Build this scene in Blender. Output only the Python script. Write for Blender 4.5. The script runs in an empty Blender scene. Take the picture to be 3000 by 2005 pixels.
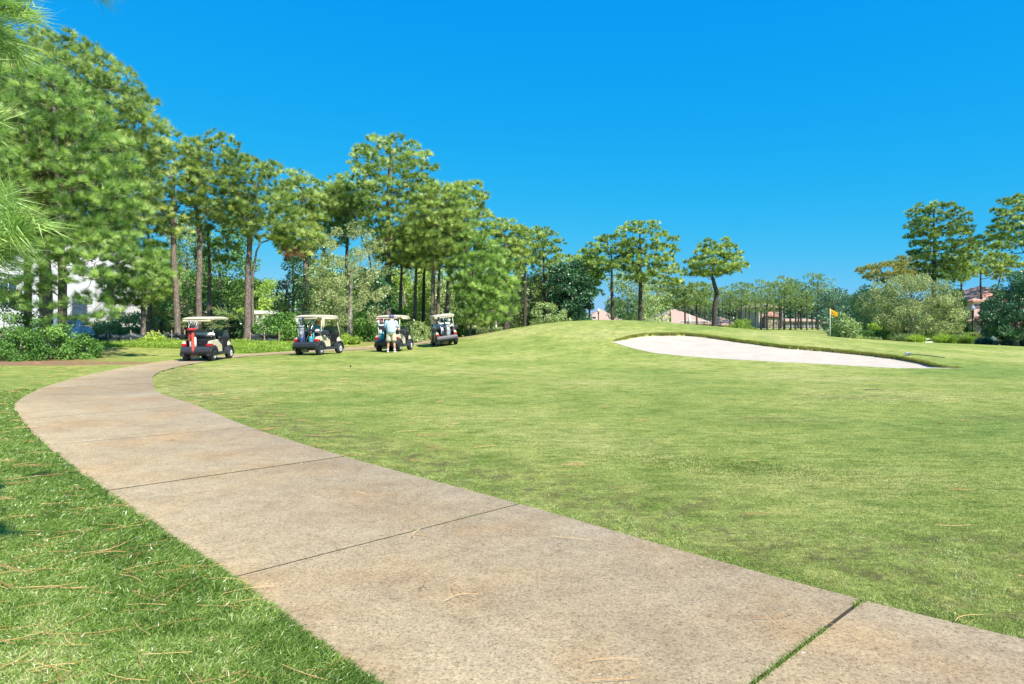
import bpy, bmesh, math, random
import numpy as np
from mathutils import Vector, Matrix
PI = math.pi
SC = bpy.context.scene
C = SC.collection
# ------------------------------------------------------------ camera, sky, sun, exposure
cam_d = bpy.data.cameras.new('camera'); cam = bpy.data.objects.new('camera', cam_d); C.objects.link(cam)
cam.location = (0, 0, 1.6); cam.rotation_euler = (math.radians(90), 0, 0)
cam_d.sensor_width = 36; cam_d.lens = 24; cam_d.shift_y = -0.0208
cam_d.clip_start = 0.05; cam_d.clip_end = 3000
SC.camera = cam
SUN_EL = math.radians(50); SUN_AZ = math.radians(140)      # azimuth clockwise from +Y (view direction)
w = bpy.data.worlds.new('World'); SC.world = w; w.use_nodes = True
nt = w.node_tree; bg = nt.nodes['Background']
sky = nt.nodes.new('ShaderNodeTexSky'); sky.sky_type = 'NISHITA'; sky.sun_disc = False
sky.sun_elevation = SUN_EL; sky.sun_rotation = SUN_AZ; sky.air_density = 1.0; sky.dust_density = 0.25; sky.ozone_density = 3.0
sp_ = nt.nodes.new('ShaderNodeSeparateColor'); cb_ = nt.nodes.new('ShaderNodeCombineColor'); nt.links.new(sky.outputs[0], sp_.inputs[0])
for i_, (pw, k_) in enumerate(((2.5, .0105), (.47, 1.02), (.05, 3.55))):      # polarised deep azure, as the photograph's sky
    p_ = nt.nodes.new('ShaderNodeMath'); p_.operation = 'POWER'; p_.inputs[1].default_value = pw; nt.links.new(sp_.outputs[i_], p_.inputs[0])
    q_ = nt.nodes.new('ShaderNodeMath'); q_.operation = 'MULTIPLY'; q_.inputs[1].default_value = k_; nt.links.new(p_.outputs[0], q_.inputs[0]); nt.links.new(q_.outputs[0], cb_.inputs[i_])
nt.links.new(cb_.outputs[0], bg.inputs[0]); bg.inputs[1].default_value = 0.13
sl = bpy.data.lights.new('sun', 'SUN'); sl.energy = 4.6; sl.angle = math.radians(0.53); sl.color = (1, 0.94, 0.83)
so = bpy.data.objects.new('sun', sl); C.objects.link(so)
sdir = Vector((math.sin(SUN_AZ)*math.cos(SUN_EL), math.cos(SUN_AZ)*math.cos(SUN_EL), math.sin(SUN_EL)))
so.rotation_euler = sdir.to_track_quat('Z', 'Y').to_euler()
SC.view_settings.view_transform = 'Standard'; SC.view_settings.look = 'None'; SC.view_settings.exposure = 0.87
SC.cycles.max_bounces = 6; SC.cycles.transparent_max_bounces = 6

# ------------------------------------------------------------ helpers
F = 1564.0
def P(u, v, D):                          # a measured picture point at depth D -> place in the world
    return np.array([(u-1173)/F*D, D, 1.6+(735-v)/F*D])
def tag(o, label=None, cat=None, group=None, kind=None):
    if label: o['label'] = label
    if cat: o['category'] = cat
    if group: o['group'] = group
    if kind: o['kind'] = kind
    return o
def empty(name, loc, rz=0.0, label=None, cat=None, group=None):
    o = bpy.data.objects.new(name, None); C.objects.link(o); o.location = [float(a) for a in loc]; o.rotation_euler = (0, 0, rz)
    o.empty_display_size = 0.2
    return tag(o, label, cat, group)
def link(name, me, m=None, parent=None, label=None):
    o = bpy.data.objects.new(name, me); C.objects.link(o)
    if m and not me.materials: me.materials.append(m)
    if parent: o.parent = parent
    if label: o['label'] = label
    return o
def npmesh(name, V, Fc, m=None, tint=None, smooth=False):
    V = np.asarray(V, np.float32); Fc = np.asarray(Fc, np.int32); k = Fc.shape[1]
    me = bpy.data.meshes.new(name)
    me.vertices.add(len(V)); me.vertices.foreach_set('co', V.ravel())
    me.loops.add(Fc.size); me.loops.foreach_set('vertex_index', Fc.ravel())
    me.polygons.add(len(Fc)); me.polygons.foreach_set('loop_start', np.arange(0, Fc.size, k, dtype=np.int32))
    me.polygons.foreach_set('loop_total', np.full(len(Fc), k, np.int32))
    me.polygons.foreach_set('use_smooth', np.full(len(Fc), smooth))
    if tint is not None:
        a = me.attributes.new('tint', 'FLOAT', 'POINT'); a.data.foreach_set('value', np.asarray(tint, np.float32))
    me.update(calc_edges=True)
    if m: me.materials.append(m)
    return me
def nrm(a): return a/np.maximum(np.linalg.norm(a, axis=-1, keepdims=True), 1e-9)
class Geo:
    """collects quads for tubes, boxes, lathes, prisms into one mesh"""
    def __init__(s): s.V = []; s.F = []; s.n = 0
    def add(s, V, Fc):
        V = np.asarray(V, float); s.V.append(V)
        for f in Fc: s.F.append([i+s.n for i in f])
        s.n += len(V); return s
    def box(s, x0, x1, y0, y1, z0, z1):
        V = [(x, y, z) for z in (z0, z1) for y in (y0, y1) for x in (x0, x1)]
        return s.add(V, [(0,2,3,1),(4,5,7,6),(0,1,5,4),(2,6,7,3),(0,4,6,2),(1,3,7,5)])
    def tube(s, pts, rad, n=8, cap=True):
        pts = np.asarray(pts, float); k = len(pts)
        rad = np.full(k, rad) if np.isscalar(rad) else np.asarray(rad, float)
        T = nrm(np.gradient(pts, axis=0)); ref = np.array([0, 0, 1.0])
        if abs(T[:, 2]).mean() > 0.8: ref = np.array([1.0, 0, 0])
        A = nrm(np.cross(T, ref)); B = np.cross(T, A)
        a = np.arange(n)*2*PI/n
        V = (pts[:, None] + rad[:, None, None]*(np.cos(a)[None, :, None]*A[:, None]+np.sin(a)[None, :, None]*B[:, None])).reshape(-1, 3)
        Fc = [(i*n+j, i*n+(j+1) % n, (i+1)*n+(j+1) % n, (i+1)*n+j) for i in range(k-1) for j in range(n)]
        if cap: Fc += [tuple(range(n))[::-1], tuple((k-1)*n+j for j in range(n))]
        return s.add(V, Fc)
    def lathe(s, prof, n=16, axis='z', at=(0, 0, 0), sx=1, sy=1, cap=True):
        a = np.arange(n)*2*PI/n; V = []
        for r, h in prof:
            for t in a:
                c, d = r*math.cos(t)*sx, r*math.sin(t)*sy
                V.append({'z': (c, d, h), 'x': (h, c, d), 'y': (c, h, d)}[axis])
        k = len(prof)
        Fc = [(i*n+j, i*n+(j+1) % n, (i+1)*n+(j+1) % n, (i+1)*n+j) for i in range(k-1) for j in range(n)]
        if cap and prof[0][0] > 1e-6: Fc.append(tuple(range(n))[::-1])
        if cap and prof[-1][0] > 1e-6: Fc.append(tuple((k-1)*n+j for j in range(n)))
        return s.add(np.array(V)+np.array(at), Fc)
    def prism(s, poly, x0, x1):            # polygon in the y,z plane pushed along x
        n = len(poly); V = [(x0, p[0], p[1]) for p in poly]+[(x1, p[0], p[1]) for p in poly]
        Fc = [tuple(range(n))[::-1], tuple(range(n, 2*n))]+[(i, (i+1) % n, n+(i+1) % n, n+i) for i in range(n)]
        return s.add(V, Fc)
    def mesh(s, name, m=None, smooth=False, bevel=0):
        me = bpy.data.meshes.new(name); me.from_pydata(np.concatenate(s.V).tolist(), [], s.F)
        bm = bmesh.new(); bm.from_mesh(me)
        bmesh.ops.recalc_face_normals(bm, faces=bm.faces)
        if bevel:
            es = [e for e in bm.edges if len(e.link_faces) == 2 and e.calc_face_angle(0) > 0.6]
            bmesh.ops.bevel(bm, geom=es, offset=bevel, segments=2, affect='EDGES', clamp_overlap=True)
        bm.to_mesh(me); bm.free()
        if smooth:
            for p in me.polygons: p.use_smooth = True
        if m: me.materials.append(m)
        return me
    def build(s, name, m, parent=None, smooth=False, bevel=0, label=None):
        return link(name, s.mesh(name, m, smooth, bevel), None, parent, label)

# ------------------------------------------------------------ materials
def newmat(name):
    m = bpy.data.materials.new(name); m.use_nodes = True
    return m, m.node_tree, m.node_tree.nodes['Principled BSDF']
def nd(t, typ, **kw):
    n = t.nodes.new(typ)
    for k, v in kw.items():
        if k in n.inputs: n.inputs[k].default_value = v
        else: setattr(n, k, v)
    return n
def ramp(t, fac, stops):
    r = t.nodes.new('ShaderNodeValToRGB'); t.links.new(fac, r.inputs[0])
    e = r.color_ramp.elements
    while len(e) < len(stops): e.new(0.5)
    for i, (p, c) in enumerate(stops): e[i].position = p; e[i].color = (*c, 1)
    return r.outputs[0]
def noise(t, scale, detail=4, rough=0.6, vec=None):
    n = nd(t, 'ShaderNodeTexNoise', Scale=scale, Detail=detail, Roughness=rough)
    if vec is None:
        tc = t.nodes.new('ShaderNodeTexCoord'); vec = tc.outputs['Object']
    t.links.new(vec, n.inputs['Vector']); return n.outputs['Fac']
def mixc(t, fac, a, b, mode='MIX'):
    m = t.nodes.new('ShaderNodeMix'); m.data_type = 'RGBA'; m.blend_type = mode
    if isinstance(fac, (int, float)): m.inputs[0].default_value = fac
    else: t.links.new(fac, m.inputs[0])
    for i, x in ((6, a), (7, b)):
        if isinstance(x, tuple): m.inputs[i].default_value = (*x, 1)
        else: t.links.new(x, m.inputs[i])
    return m.outputs[2]
def bump(t, bs, h, strength, dist):
    b = nd(t, 'ShaderNodeBump', Strength=strength, Distance=dist); t.links.new(h, b.inputs['Height']); t.links.new(b.outputs[0], bs.inputs['Normal'])
_M = {}
GAIN = {'needles': 2.05, 'leaves': 1.85, 'blades': .95}
def plain(name, col, rough=0.5, metal=0.0, var=0.12, scale=6.0, spec=0.5):
    if name in _M: return _M[name]
    m, t, b = newmat(name); _M[name] = m
    f = noise(t, scale, 5)
    d = tuple(c*(1-var) for c in col); l = tuple(min(1, c*(1+var)) for c in col)
    t.links.new(ramp(t, f, [(0.3, d), (0.7, l)]), b.inputs['Base Color'])
    b.inputs['Roughness'].default_value = rough; b.inputs['Metallic'].default_value = metal; b.inputs['Specular IOR Level'].default_value = spec
    return m
def leafmat(name, stops, transl=0.35, rough=0.5, spec=0.35):
    if name in _M: return _M[name]
    gn = GAIN.get(name.split('_')[-1], 1.0); stops = [(p, tuple(min(.95, x*gn) for x in c)) for p, c in stops]
    m, t, b = newmat(name); _M[name] = m
    a = nd(t, 'ShaderNodeAttribute', attribute_name='tint')
    oi = t.nodes.new('ShaderNodeObjectInfo')
    ma = nd(t, 'ShaderNodeMath', operation='MULTIPLY_ADD'); t.links.new(oi.outputs['Random'], ma.inputs[0]); ma.inputs[1].default_value = 0.2
    sub = nd(t, 'ShaderNodeMath', operation='SUBTRACT'); t.links.new(a.outputs['Fac'], sub.inputs[0]); sub.inputs[1].default_value = 0.1
    t.links.new(sub.outputs[0], ma.inputs[2])
    col = ramp(t, ma.outputs[0], stops)
    t.links.new(col, b.inputs['Base Color']); b.inputs['Roughness'].default_value = rough; b.inputs['Specular IOR Level'].default_value = spec
    tr = t.nodes.new('ShaderNodeBsdfTranslucent'); t.links.new(mixc(t, 1.0, col, (1.0, 1.0, 0.55), 'MULTIPLY'), tr.inputs[0])
    mx = t.nodes.new('ShaderNodeMixShader'); mx.inputs[0].default_value = transl
    out = t.nodes['Material Output']
    t.links.new(b.outputs[0], mx.inputs[1]); t.links.new(tr.outputs[0], mx.inputs[2]); t.links.new(mx.outputs[0], out.inputs[0])
    return m
def G(*c): return c
M_PINE = leafmat('pine_needles', [(0.0, G(.05,.095,.025)), (0.4, G(.145,.205,.048)), (0.75, G(.265,.335,.095)), (1.0, G(.45,.48,.23))], 0.36, 0.4, 0.6)
M_PINEY = leafmat('young_pine_needles', [(0.0, G(.045,.10,.025)), (0.4, G(.15,.235,.055)), (0.75, G(.28,.38,.11)), (1.0, G(.43,.50,.24))], 0.38, 0.4, 0.6)
M_PINEF = leafmat('far_pine_needles', [(0.0, G(.045,.09,.035)), (0.5, G(.12,.175,.055)), (1.0, G(.24,.28,.11))], 0.35, 0.5, 0.5)
M_PINEO = leafmat('orange_tinged_needles', [(0.0, G(.09,.13,.04)), (0.5, G(.18,.20,.06)), (1.0, G(.30,.25,.09))], 0.25, 0.5, 0.5)
M_OAK = leafmat('live_oak_leaves', [(0.0, G(.08,.12,.045)), (0.5, G(.17,.23,.08)), (1.0, G(.31,.37,.17))], 0.25, 0.4, 0.5)
M_SILV = leafmat('silvery_oak_leaves', [(0.0, G(.07,.10,.035)), (0.5, G(.15,.185,.07)), (1.0, G(.29,.32,.15))], 0.25, 0.5, 0.35)
M_MAG = leafmat('magnolia_leaves', [(0.0, G(.012,.04,.022)), (0.6, G(.03,.085,.035)), (1.0, G(.06,.13,.05))], 0.1, 0.36, 0.6)
M_SHRUB = leafmat('shrub_leaves', [(0.0, G(.03,.08,.02)), (0.5, G(.075,.16,.035)), (1.0, G(.16,.27,.06))], 0.3, 0.5, 0.3)
M_LIME = leafmat('lime_leaves', [(0.0, G(.12,.19,.03)), (0.5, G(.25,.34,.05)), (1.0, G(.42,.48,.10))], 0.4, 0.45, 0.4)
M_BLUEG = leafmat('blue_green_leaves', [(0.0, G(.03,.08,.06)), (0.5, G(.08,.15,.10)), (1.0, G(.17,.24,.15))], 0.2, 0.4, 0.5)
M_DEAD = leafmat('dead_needles', [(0.0, G(.11,.055,.03)), (1.0, G(.20,.13,.08))], 0.2, 0.7, 0.2)
M_STRAW = leafmat('straw_needles', [(0.0, G(.14,.065,.025)), (0.6, G(.26,.14,.05)), (1.0, G(.40,.25,.11))], 0.1, 0.5, 0.4)
M_GRASS = leafmat('grass_blades', [(0.0, G(.08,.15,.02)), (0.35, G(.20,.33,.05)), (0.7, G(.40,.52,.13)), (1.0, G(.72,.70,.38))], 0.35, 0.33, 0.6)
M_MOWN = leafmat('mown_grass_blades', [(0.0, G(.10,.15,.03)), (0.4, G(.27,.38,.08)), (0.75, G(.48,.56,.17)), (1.0, G(.76,.72,.42))], 0.35, 0.45, 0.35)
M_LIP = leafmat('lip_grass', [(0.0, G(.10,.13,.02)), (0.5, G(.27,.33,.05)), (1.0, G(.48,.48,.14))], 0.3, 0.6, 0.3)

def bark(name, a, b_, c):
    m, t, b = newmat(name)
    tc = t.nodes.new('ShaderNodeTexCoord'); mp = nd(t, 'ShaderNodeMapping'); mp.inputs['Scale'].default_value = (9, 9, 2.2)
    t.links.new(tc.outputs['Object'], mp.inputs[0])
    vo = nd(t, 'ShaderNodeTexVoronoi', Scale=1.6, feature='DISTANCE_TO_EDGE'); t.links.new(mp.outputs[0], vo.inputs['Vector'])
    n = noise(t, 2.0, 5, 0.7, mp.outputs[0])
    col = ramp(t, n, [(0.3, a), (0.52, b_), (0.75, c)])
    r = ramp(t, vo.outputs[0], [(0.0, (0.25,)*3), (0.12, (1,)*3)])
    t.links.new(mixc(t, 1.0, col, r, 'MULTIPLY'), b.inputs['Base Color']); b.inputs['Roughness'].default_value = 0.9
    bump(t, b, vo.outputs[0], 0.6, 0.02)
    return m
M_BARK = bark('pine_bark', G(.10,.075,.06), G(.23,.18,.155), G(.40,.33,.29))
M_BARKD = bark('dark_pine_bark', G(.035,.03,.028), G(.09,.072,.062), G(.17,.14,.12))
M_OAKB = bark('oak_bark', G(.15,.13,.11), G(.30,.27,.23), G(.46,.42,.36))

# ------------------------------------------------------------ terrain
def Ps(u, v, D): return P(u*0.782, v*0.782, D)         # same, measured at full size
ctrl = []
def cp(p): ctrl.append(tuple(p))
for x in (-14, -9, -5, 0, 5, 10, 15): cp((x, -3, 0)); cp((x, 4, 0)); cp((x, 11, 0)); cp((x, 17, 0))
for x in (-25, 25): [cp((x, y, 0)) for y in (-3, 4, 11, 17)]
for u, v, D in ((475,826,27.6),(728,812,30.3),(895,808,32.2),(905,804,33.5),(1018,793,38.7),(600,812,32.7),(430,824,28.3),(800,800,38.),(1000,836,26)): cp(P(u, v, D))
for u, v, D in ((2791,1079,23.),(2632,1078,23.2),(2485,1071,24.6),(2289,1060,26),(2093,1050,28),(1917,1034,30.2),(1848,1019,31.6),(1794,1001,33),
                (1650,1040,30),(1600,1000,35),
                (1858,978,34.8),(1897,974,35),(1995,975,34.8),(2069,980,34),(2142,990,32.6),(2240,1003.5,31),(2314,1012,30),(2436,1022.5,29),(2534,1031,27.9),(2657,1045,26.2),(2725,1057,25),(2804,1070,23.9),
                (1450,982,40),(1494,964,41),(1552,955,42),(1620,945,42),(1723,938.6,42),(1791,937.6,42),(1876,940,42),(1961,948.5,43),(2047,957,44),(2132,966.6,46),(2250,975.5,60),
                (1363,1005,38),(1330,1014,36.5),(2432,990,50),(2400,977,70),(2600,1000,55),(2750,1030,32),(2950,1050,30),(2900,1010,50),(2990,1016,49)): cp(Ps(u, v, D))
for x, y, z in ((4,54,.5),(10,54,.5),(0,58,.3),(14,62,.3),(22,66,.3),(-8,45,.3),(-14,42,.35),(-20,38,.35),(-18,30,.05),(-24,30,.1),(-30,42,.4),(-4,48,.3),(-20,24,0),(0,52,.3),
                (-20,60,.5),(-40,60,.5),(-10,62,.4),(10,72,.3),(40,60,-.4),(40,45,-.3),(30,80,0.2),(60,90,0),(0,90,.3),(-50,90,.4),(-40,20,0),(36,24,0),(60,40,-.3)): cp((x, y, z))
CT = np.array(ctrl)
def _phi(d): return d**2*np.log(np.maximum(d, 1e-6))
_n = len(CT); _K = _phi(np.linalg.norm(CT[:, None, :2]-CT[None, :, :2], axis=2)/20)+np.eye(_n)*0.004
_Pm = np.c_[np.ones(_n), CT[:, :2]/20]; _A = np.block([[_K, _Pm], [_Pm.T, np.zeros((3, 3))]])
_w = np.linalg.solve(_A, np.r_[CT[:, 2], 0, 0, 0])
def hgt(x, y):
    x = np.asarray(x, float); y = np.asarray(y, float); sh = x.shape; x = x.ravel(); y = y.ravel(); z = np.zeros(len(x))
    for i in range(0, len(x), 40000):
        a, b = x[i:i+40000], y[i:i+40000]
        d = np.sqrt((a[:, None]-CT[None, :, 0])**2+(b[:, None]-CT[None, :, 1])**2)/20
        z[i:i+40000] = _phi(d)@_w[:_n]+_w[_n]+_w[_n+1]*a/20+_w[_n+2]*b/20
    r = np.sqrt(x**2+(y-30)**2); k = np.clip((r-55)/35, 0, 1); k = k*k*(3-2*k)
    z = np.clip(z, -1, 2.2)
    return (z*(1-k)+0.1*k).reshape(sh)
def h1(x, y): return float(hgt(np.array([x]), np.array([y]))[0])
def G3(u, D):
    x = (u-1173)/F*D; return np.array([x, D, h1(x, D)])

# bunker outline (measured at full size, with its distances)
near = [(1794,1002,33.0),(1848,1018.5,31.6),(1917,1033,30.2),(1985,1041,29.3),(2093,1050,28),(2191,1056,27),(2289,1060,26),(2387,1064,25.3),(2485,1071,24.6),(2632,1078.5,23.2),(2730,1080,23),(2789,1079,22.95),(2822,1078.5,22.95)]
far = [(1823,996,33.6),(1848,990,34.2),(1897,988,34.6),(1995,989,34.5),(2069,992,33.7),(2142,1000,32.3),(2240,1013,30.7),(2314,1022,29.7),(2436,1031.5,28.7),(2534,1040,27.6),(2632,1050,26.2),(2706,1062,24.9),(2755,1073,23.6),(2800,1077.5,23.1)]
def xy(l): return np.array([[(u*0.782-1173)/F*D, D] for u, v, D in l])
NE = xy(near); FE = xy(far)
def resample(p, n):
    d = np.r_[0, np.cumsum(np.linalg.norm(np.diff(p, axis=0), axis=1))]; t = np.linspace(0, d[-1], n)
    return np.stack([np.interp(t, d, p[:, i]) for i in range(p.shape[1])], 1)
def smooth_line(p, k=2, n=200):
    q = resample(np.asarray(p, float), n)
    for _ in range(k*4): q[1:-1] = (q[:-2]+2*q[1:-1]+q[2:])/4
    return q
NBK = 220
NEr = smooth_line(np.vstack([NE]), 2, NBK); FEr = smooth_line(np.vstack([NE[:1], FE, NE[-1:]]), 2, NBK)
rngb = np.random.default_rng(5)
wob = np.convolve(rngb.normal(0, 1, NBK+8), np.ones(5)/5, 'same')[4:-4]*0.09
FEr[4:-4, 1] += wob[4:-4]
BPOLY = np.vstack([NEr, FEr[::-1][1:-1]])
def inpoly(x, y, poly):
    ins = np.zeros(len(x), bool); n = len(poly); j = n-1
    for i in range(n):
        xi, yi = poly[i]; xj, yj = poly[j]
        c = ((yi > y) != (yj > y)) & (x < (xj-xi)*(y-yi)/(yj-yi+1e-12)+xi); ins ^= c; j = i
    return ins
# path cross-sections: left and right edge points, one pair per slab joint
LE = np.array([(7.1,-5.0),(5.1,-2.5),(2.6,.15),(.19,2.17),(-1.747,4.216),(-3.81,6.387),(-5.95,8.72),(-7.9,11.0),(-9.6,13.2),(-11.0,15.9),(-12.1,18.8),(-13.0,22),(-13.6,25),(-13.8,28),(-13.2,31.2),(-12,34),(-10.5,36.8),(-9,39.6),(-6,43)])
RE = np.array([(9.0,-3.1),(6.8,-.8),(4.4,1.9),(2.0,3.89),(.065,5.937),(-1.965,8.02),(-3.91,10.2),(-6.0,12.9),(-7.9,15.2),(-9.15,17.4),(-10.3,19.6),(-11.2,21.9),(-11.8,24.7),(-12.0,27.8),(-11.6,30.4),(-10.4,33.2),(-8.8,36.0),(-7.2,39),(-4.5,42)])
def cat(p, k):
    out = []
    for i in range(len(p)-1):
        a, b, c, d = p[max(i-1, 0)], p[i], p[i+1], p[min(i+2, len(p)-1)]
        for s in range(k):
            t = s/k; out.append(.5*((2*b)+(-a+c)*t+(2*a-5*b+4*c-d)*t*t+(-a+3*b-3*c+d)*t**3))
    out.append(p[-1]); return np.array(out)
LEc = cat(LE, 12); REc = cat(RE, 12)
PPOLY = np.vstack([LEc, REc[::-1]])

def gridlines(segs):
    out = []
    for a, b, s in segs: out += list(np.arange(a, b, s))
    out.append(segs[-1][1]); return np.array(out)
gx = gridlines([(-700,-100,60),(-100,-30,3),(-30,-14,.8),(-14,3,.3),(3,21,.09),(21,32,.6),(32,100,3),(100,700,60)])
gy = gridlines([(-200,-10,20),(-10,21,.4),(21,36,.09),(36,50,.4),(50,110,2),(110,1400,60)])
X, Y = np.meshgrid(gx, gy); Z = hgt(X, Y)
ins = inpoly(X.ravel(), Y.ravel(), BPOLY).reshape(X.shape)
Zg = Z-ins*0.32
# under the path the soil sits a little lower so the slabs' edges and joints show depth
insp = inpoly(X.ravel(), Y.ravel(), PPOLY).reshape(X.shape)
Zg = Zg-insp*0.03
nx, ny = len(gx), len(gy)
idx = np.arange(nx*ny).reshape(ny, nx)
Fq = np.stack([idx[:-1, :-1], idx[:-1, 1:], idx[1:, 1:], idx[1:, :-1]], -1).reshape(-1, 4)
m, t, b = newmat('lawn')
tc = t.nodes.new('ShaderNodeTexCoord'); ob = tc.outputs['Object']
big = noise(t, 0.16, 4, 0.55, ob); mid = noise(t, 1.1, 5, 0.65, ob)
mp = nd(t, 'ShaderNodeMapping'); mp.inputs['Scale'].default_value = (2.2, 9, 1); mp.inputs['Rotation'].default_value = (0, 0, 0.12); t.links.new(ob, mp.inputs[0])
streak = noise(t, 1.0, 5, 0.7, mp.outputs[0])
fine = noise(t, 26, 4, 0.75, ob); vfine = noise(t, 120, 3, 0.8, ob)
c1 = ramp(t, big, [(0.32, G(.195,.275,.055)), (0.50, G(.29,.345,.078)), (0.68, G(.40,.415,.135))])
c2 = ramp(t, mid, [(0.30, G(.62,.74,.50)), (0.5, (1, 1, 1)), (0.75, G(1.32,1.18,1.25))])
c3 = ramp(t, streak, [(0.30, G(.66,.74,.60)), (0.5, (1, 1, 1)), (0.70, G(1.3,1.2,1.35))])
c4 = ramp(t, fine, [(0.30, (.42, .52, .32)), (0.5, (1, 1, 1)), (0.70, (1.55, 1.36, 1.6))])
mp2 = nd(t, 'ShaderNodeMapping'); mp2.inputs['Scale'].default_value = (3.0, 5.5, 1); t.links.new(ob, mp2.inputs[0])
c4 = mixc(t, 1.0, c4, ramp(t, noise(t, 1.0, 9, .85, mp2.outputs[0]), [(.36, (.45,.55,.36)), (.48, (.95,)*3), (.64, (1.45,1.3,1.55))]), 'MULTIPLY')
c5 = ramp(t, vfine, [(0.3, (.60, .64, .55)), (0.5, (1, 1, 1)), (0.7, (1.45, 1.35, 1.5))])
cc = mixc(t, 1.0, mixc(t, 1.0, c1, c2, 'MULTIPLY'), c3, 'MULTIPLY'); cc = mixc(t, 1.0, mixc(t, 1.0, cc, c4, 'MULTIPLY'), c5, 'MULTIPLY')
# brown litter under the trees on the left and along the tree line (bare needle floor)
at = nd(t, 'ShaderNodeAttribute', attribute_name='litter')
ma = nd(t, 'ShaderNodeMath', operation='MULTIPLY_ADD'); t.links.new(mid, ma.inputs[0]); ma.inputs[1].default_value = 1.6; ma.inputs[2].default_value = -0.8
ad = nd(t, 'ShaderNodeMath', operation='ADD', use_clamp=True); t.links.new(ma.outputs[0], ad.inputs[0]); t.links.new(at.outputs['Fac'], ad.inputs[1])
mul = nd(t, 'ShaderNodeMath', operation='MULTIPLY', use_clamp=True); t.links.new(ad.outputs[0], mul.inputs[0]); t.links.new(at.outputs['Fac'], mul.inputs[1])
lit = ramp(t, fine, [(0.25, G(.12,.065,.035)), (0.5, G(.30,.175,.10)), (0.75, G(.48,.32,.20))])
ab = nd(t, 'ShaderNodeAttribute', attribute_name='band')
scf = nd(t, 'ShaderNodeMath', operation='MULTIPLY', use_clamp=True); t.links.new(ab.outputs['Fac'], scf.inputs[0]); t.links.new(ramp(t, noise(t, 4.5, 6, .75, ob), [(.46, (0,)*3), (.60, (1,)*3)]), scf.inputs[1])
cc = mixc(t, scf.outputs[0], cc, mixc(t, fine, G(.07,.06,.02), G(.26,.22,.09)))
t.links.new(mixc(t, mul.outputs[0], cc, lit), b.inputs['Base Color']); b.inputs['Roughness'].default_value = 0.85; b.inputs['Specular IOR Level'].default_value = 0.15
addh = nd(t, 'ShaderNodeMath', operation='ADD'); t.links.new(fine, addh.inputs[0]); t.links.new(vfine, addh.inputs[1])
bump(t, b, addh.outputs[0], 0.8, 0.03)
M_LAWN = m
me = npmesh('ground', np.stack([X, Y, Zg], -1).reshape(-1, 3), Fq, M_LAWN, smooth=True)
lt = np.zeros(X.shape)
def ell(cx, cy, rx, ry, k=1.0, rot=0.0):
    c, s = math.cos(rot), math.sin(rot); dx = X-cx; dy = Y-cy
    d = np.sqrt(((dx*c+dy*s)/rx)**2+((-dx*s+dy*c)/ry)**2); return np.clip((1.25-d)/0.5, 0, 1)*k
for e in ((-17.5,25.6,4.6,1.3,1.,.1),(-22,27,6,2.5,1.,0),(-26,30,8,6,1.,0),(-8,45,9,3.0,.8,-.25),(-22,44,14,8,.8,0),(-6,43.5,4.5,1.2,.8,.2),(0,47,6,3,.8,0),(26,62,18,4,.6,0)): lt = np.maximum(lt, ell(*e))
lt = np.maximum(lt, np.clip((Y-np.where(X < -2, 46, 66))/6, 0, 1)*np.clip((64-Y)/4, 0, 1)*.5)
a = me.attributes.new('litter', 'FLOAT', 'POINT'); a.data.foreach_set('value', lt.ravel().astype(np.float32))
pt = np.c_[X.ravel(), Y.ravel()]; bnd = np.full(len(pt), 9.0); nr = np.where((np.abs(pt[:, 0]) < 16) & (pt[:, 1] > 0) & (pt[:, 1] < 24))[0]
for i in range(0, len(nr), 20000): bnd[nr[i:i+20000]] = np.sqrt(((pt[nr[i:i+20000], None]-REc[None, 20:150])**2).sum(2)).min(1)
bnd = np.exp(-((bnd-.6)/.55)**2)
for cx, cy, rx, ry in ((2.9,4.9,.9,.35),(4.4,11.0,.9,.25),(7.2,14.2,1.2,.3),(6.6,14.6,.5,.2),(8.0,11.3,.7,.2),(1.6,6.1,.3,.2)): bnd = np.maximum(bnd, np.clip(1.6-np.hypot((pt[:, 0]-cx)/rx, (pt[:, 1]-cy)/ry), 0, 1))
a = me.attributes.new('band', 'FLOAT', 'POINT'); a.data.foreach_set('value', bnd.astype(np.float32))
link('ground', me).__setitem__('kind', 'structure')

# sand
m, t, b = newmat('bunker_sand')
tc = t.nodes.new('ShaderNodeTexCoord'); ob = tc.outputs['Object']
t.links.new(mixc(t, 1.0, ramp(t, noise(t, 1.4, 5, .6, ob), [(.3, G(.47,.405,.33)), (.7, G(.56,.485,.40))]), ramp(t, noise(t, 30, 4, .7, ob), [(.3, (.78,.75,.72)), (.6, (1.05,)*3)]), 'MULTIPLY'), b.inputs['Base Color'])
b.inputs['Roughness'].default_value = 0.9
mp = nd(t, 'ShaderNodeMapping'); mp.inputs['Scale'].default_value = (3, 14, 1); mp.inputs['Rotation'].default_value = (0, 0, 0.3); t.links.new(ob, mp.inputs[0])
ah = nd(t, 'ShaderNodeMath', operation='ADD'); t.links.new(noise(t, 9, 4, .7, ob), ah.inputs[0]); t.links.new(noise(t, 1, 4, .6, mp.outputs[0]), ah.inputs[1])
bump(t, b, ah.outputs[0], 0.55, 0.06)
nb, nw = NBK, 40
hn = hgt(NEr[:, 0], NEr[:, 1]); hf = hgt(FEr[:, 0], FEr[:, 1])
wid = np.linalg.norm(FEr-NEr, axis=1); lipd = 0.11*np.clip(wid/2.0, 0, 1)
V = []; S = np.linspace(0, 1, nw)
for s in S:
    xyp = NEr*(1-s)+FEr*s; zc = (hn-0.012)*(1-s)+(hf-lipd)*s
    zt = hgt(xyp[:, 0], xyp[:, 1]); sag = 0.10*np.sin(PI*s)*np.clip(wid/3, 0, 1)
    V.append(np.c_[xyp, np.minimum(zc-sag, zt+0.0)])
V = np.array(V)
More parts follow.
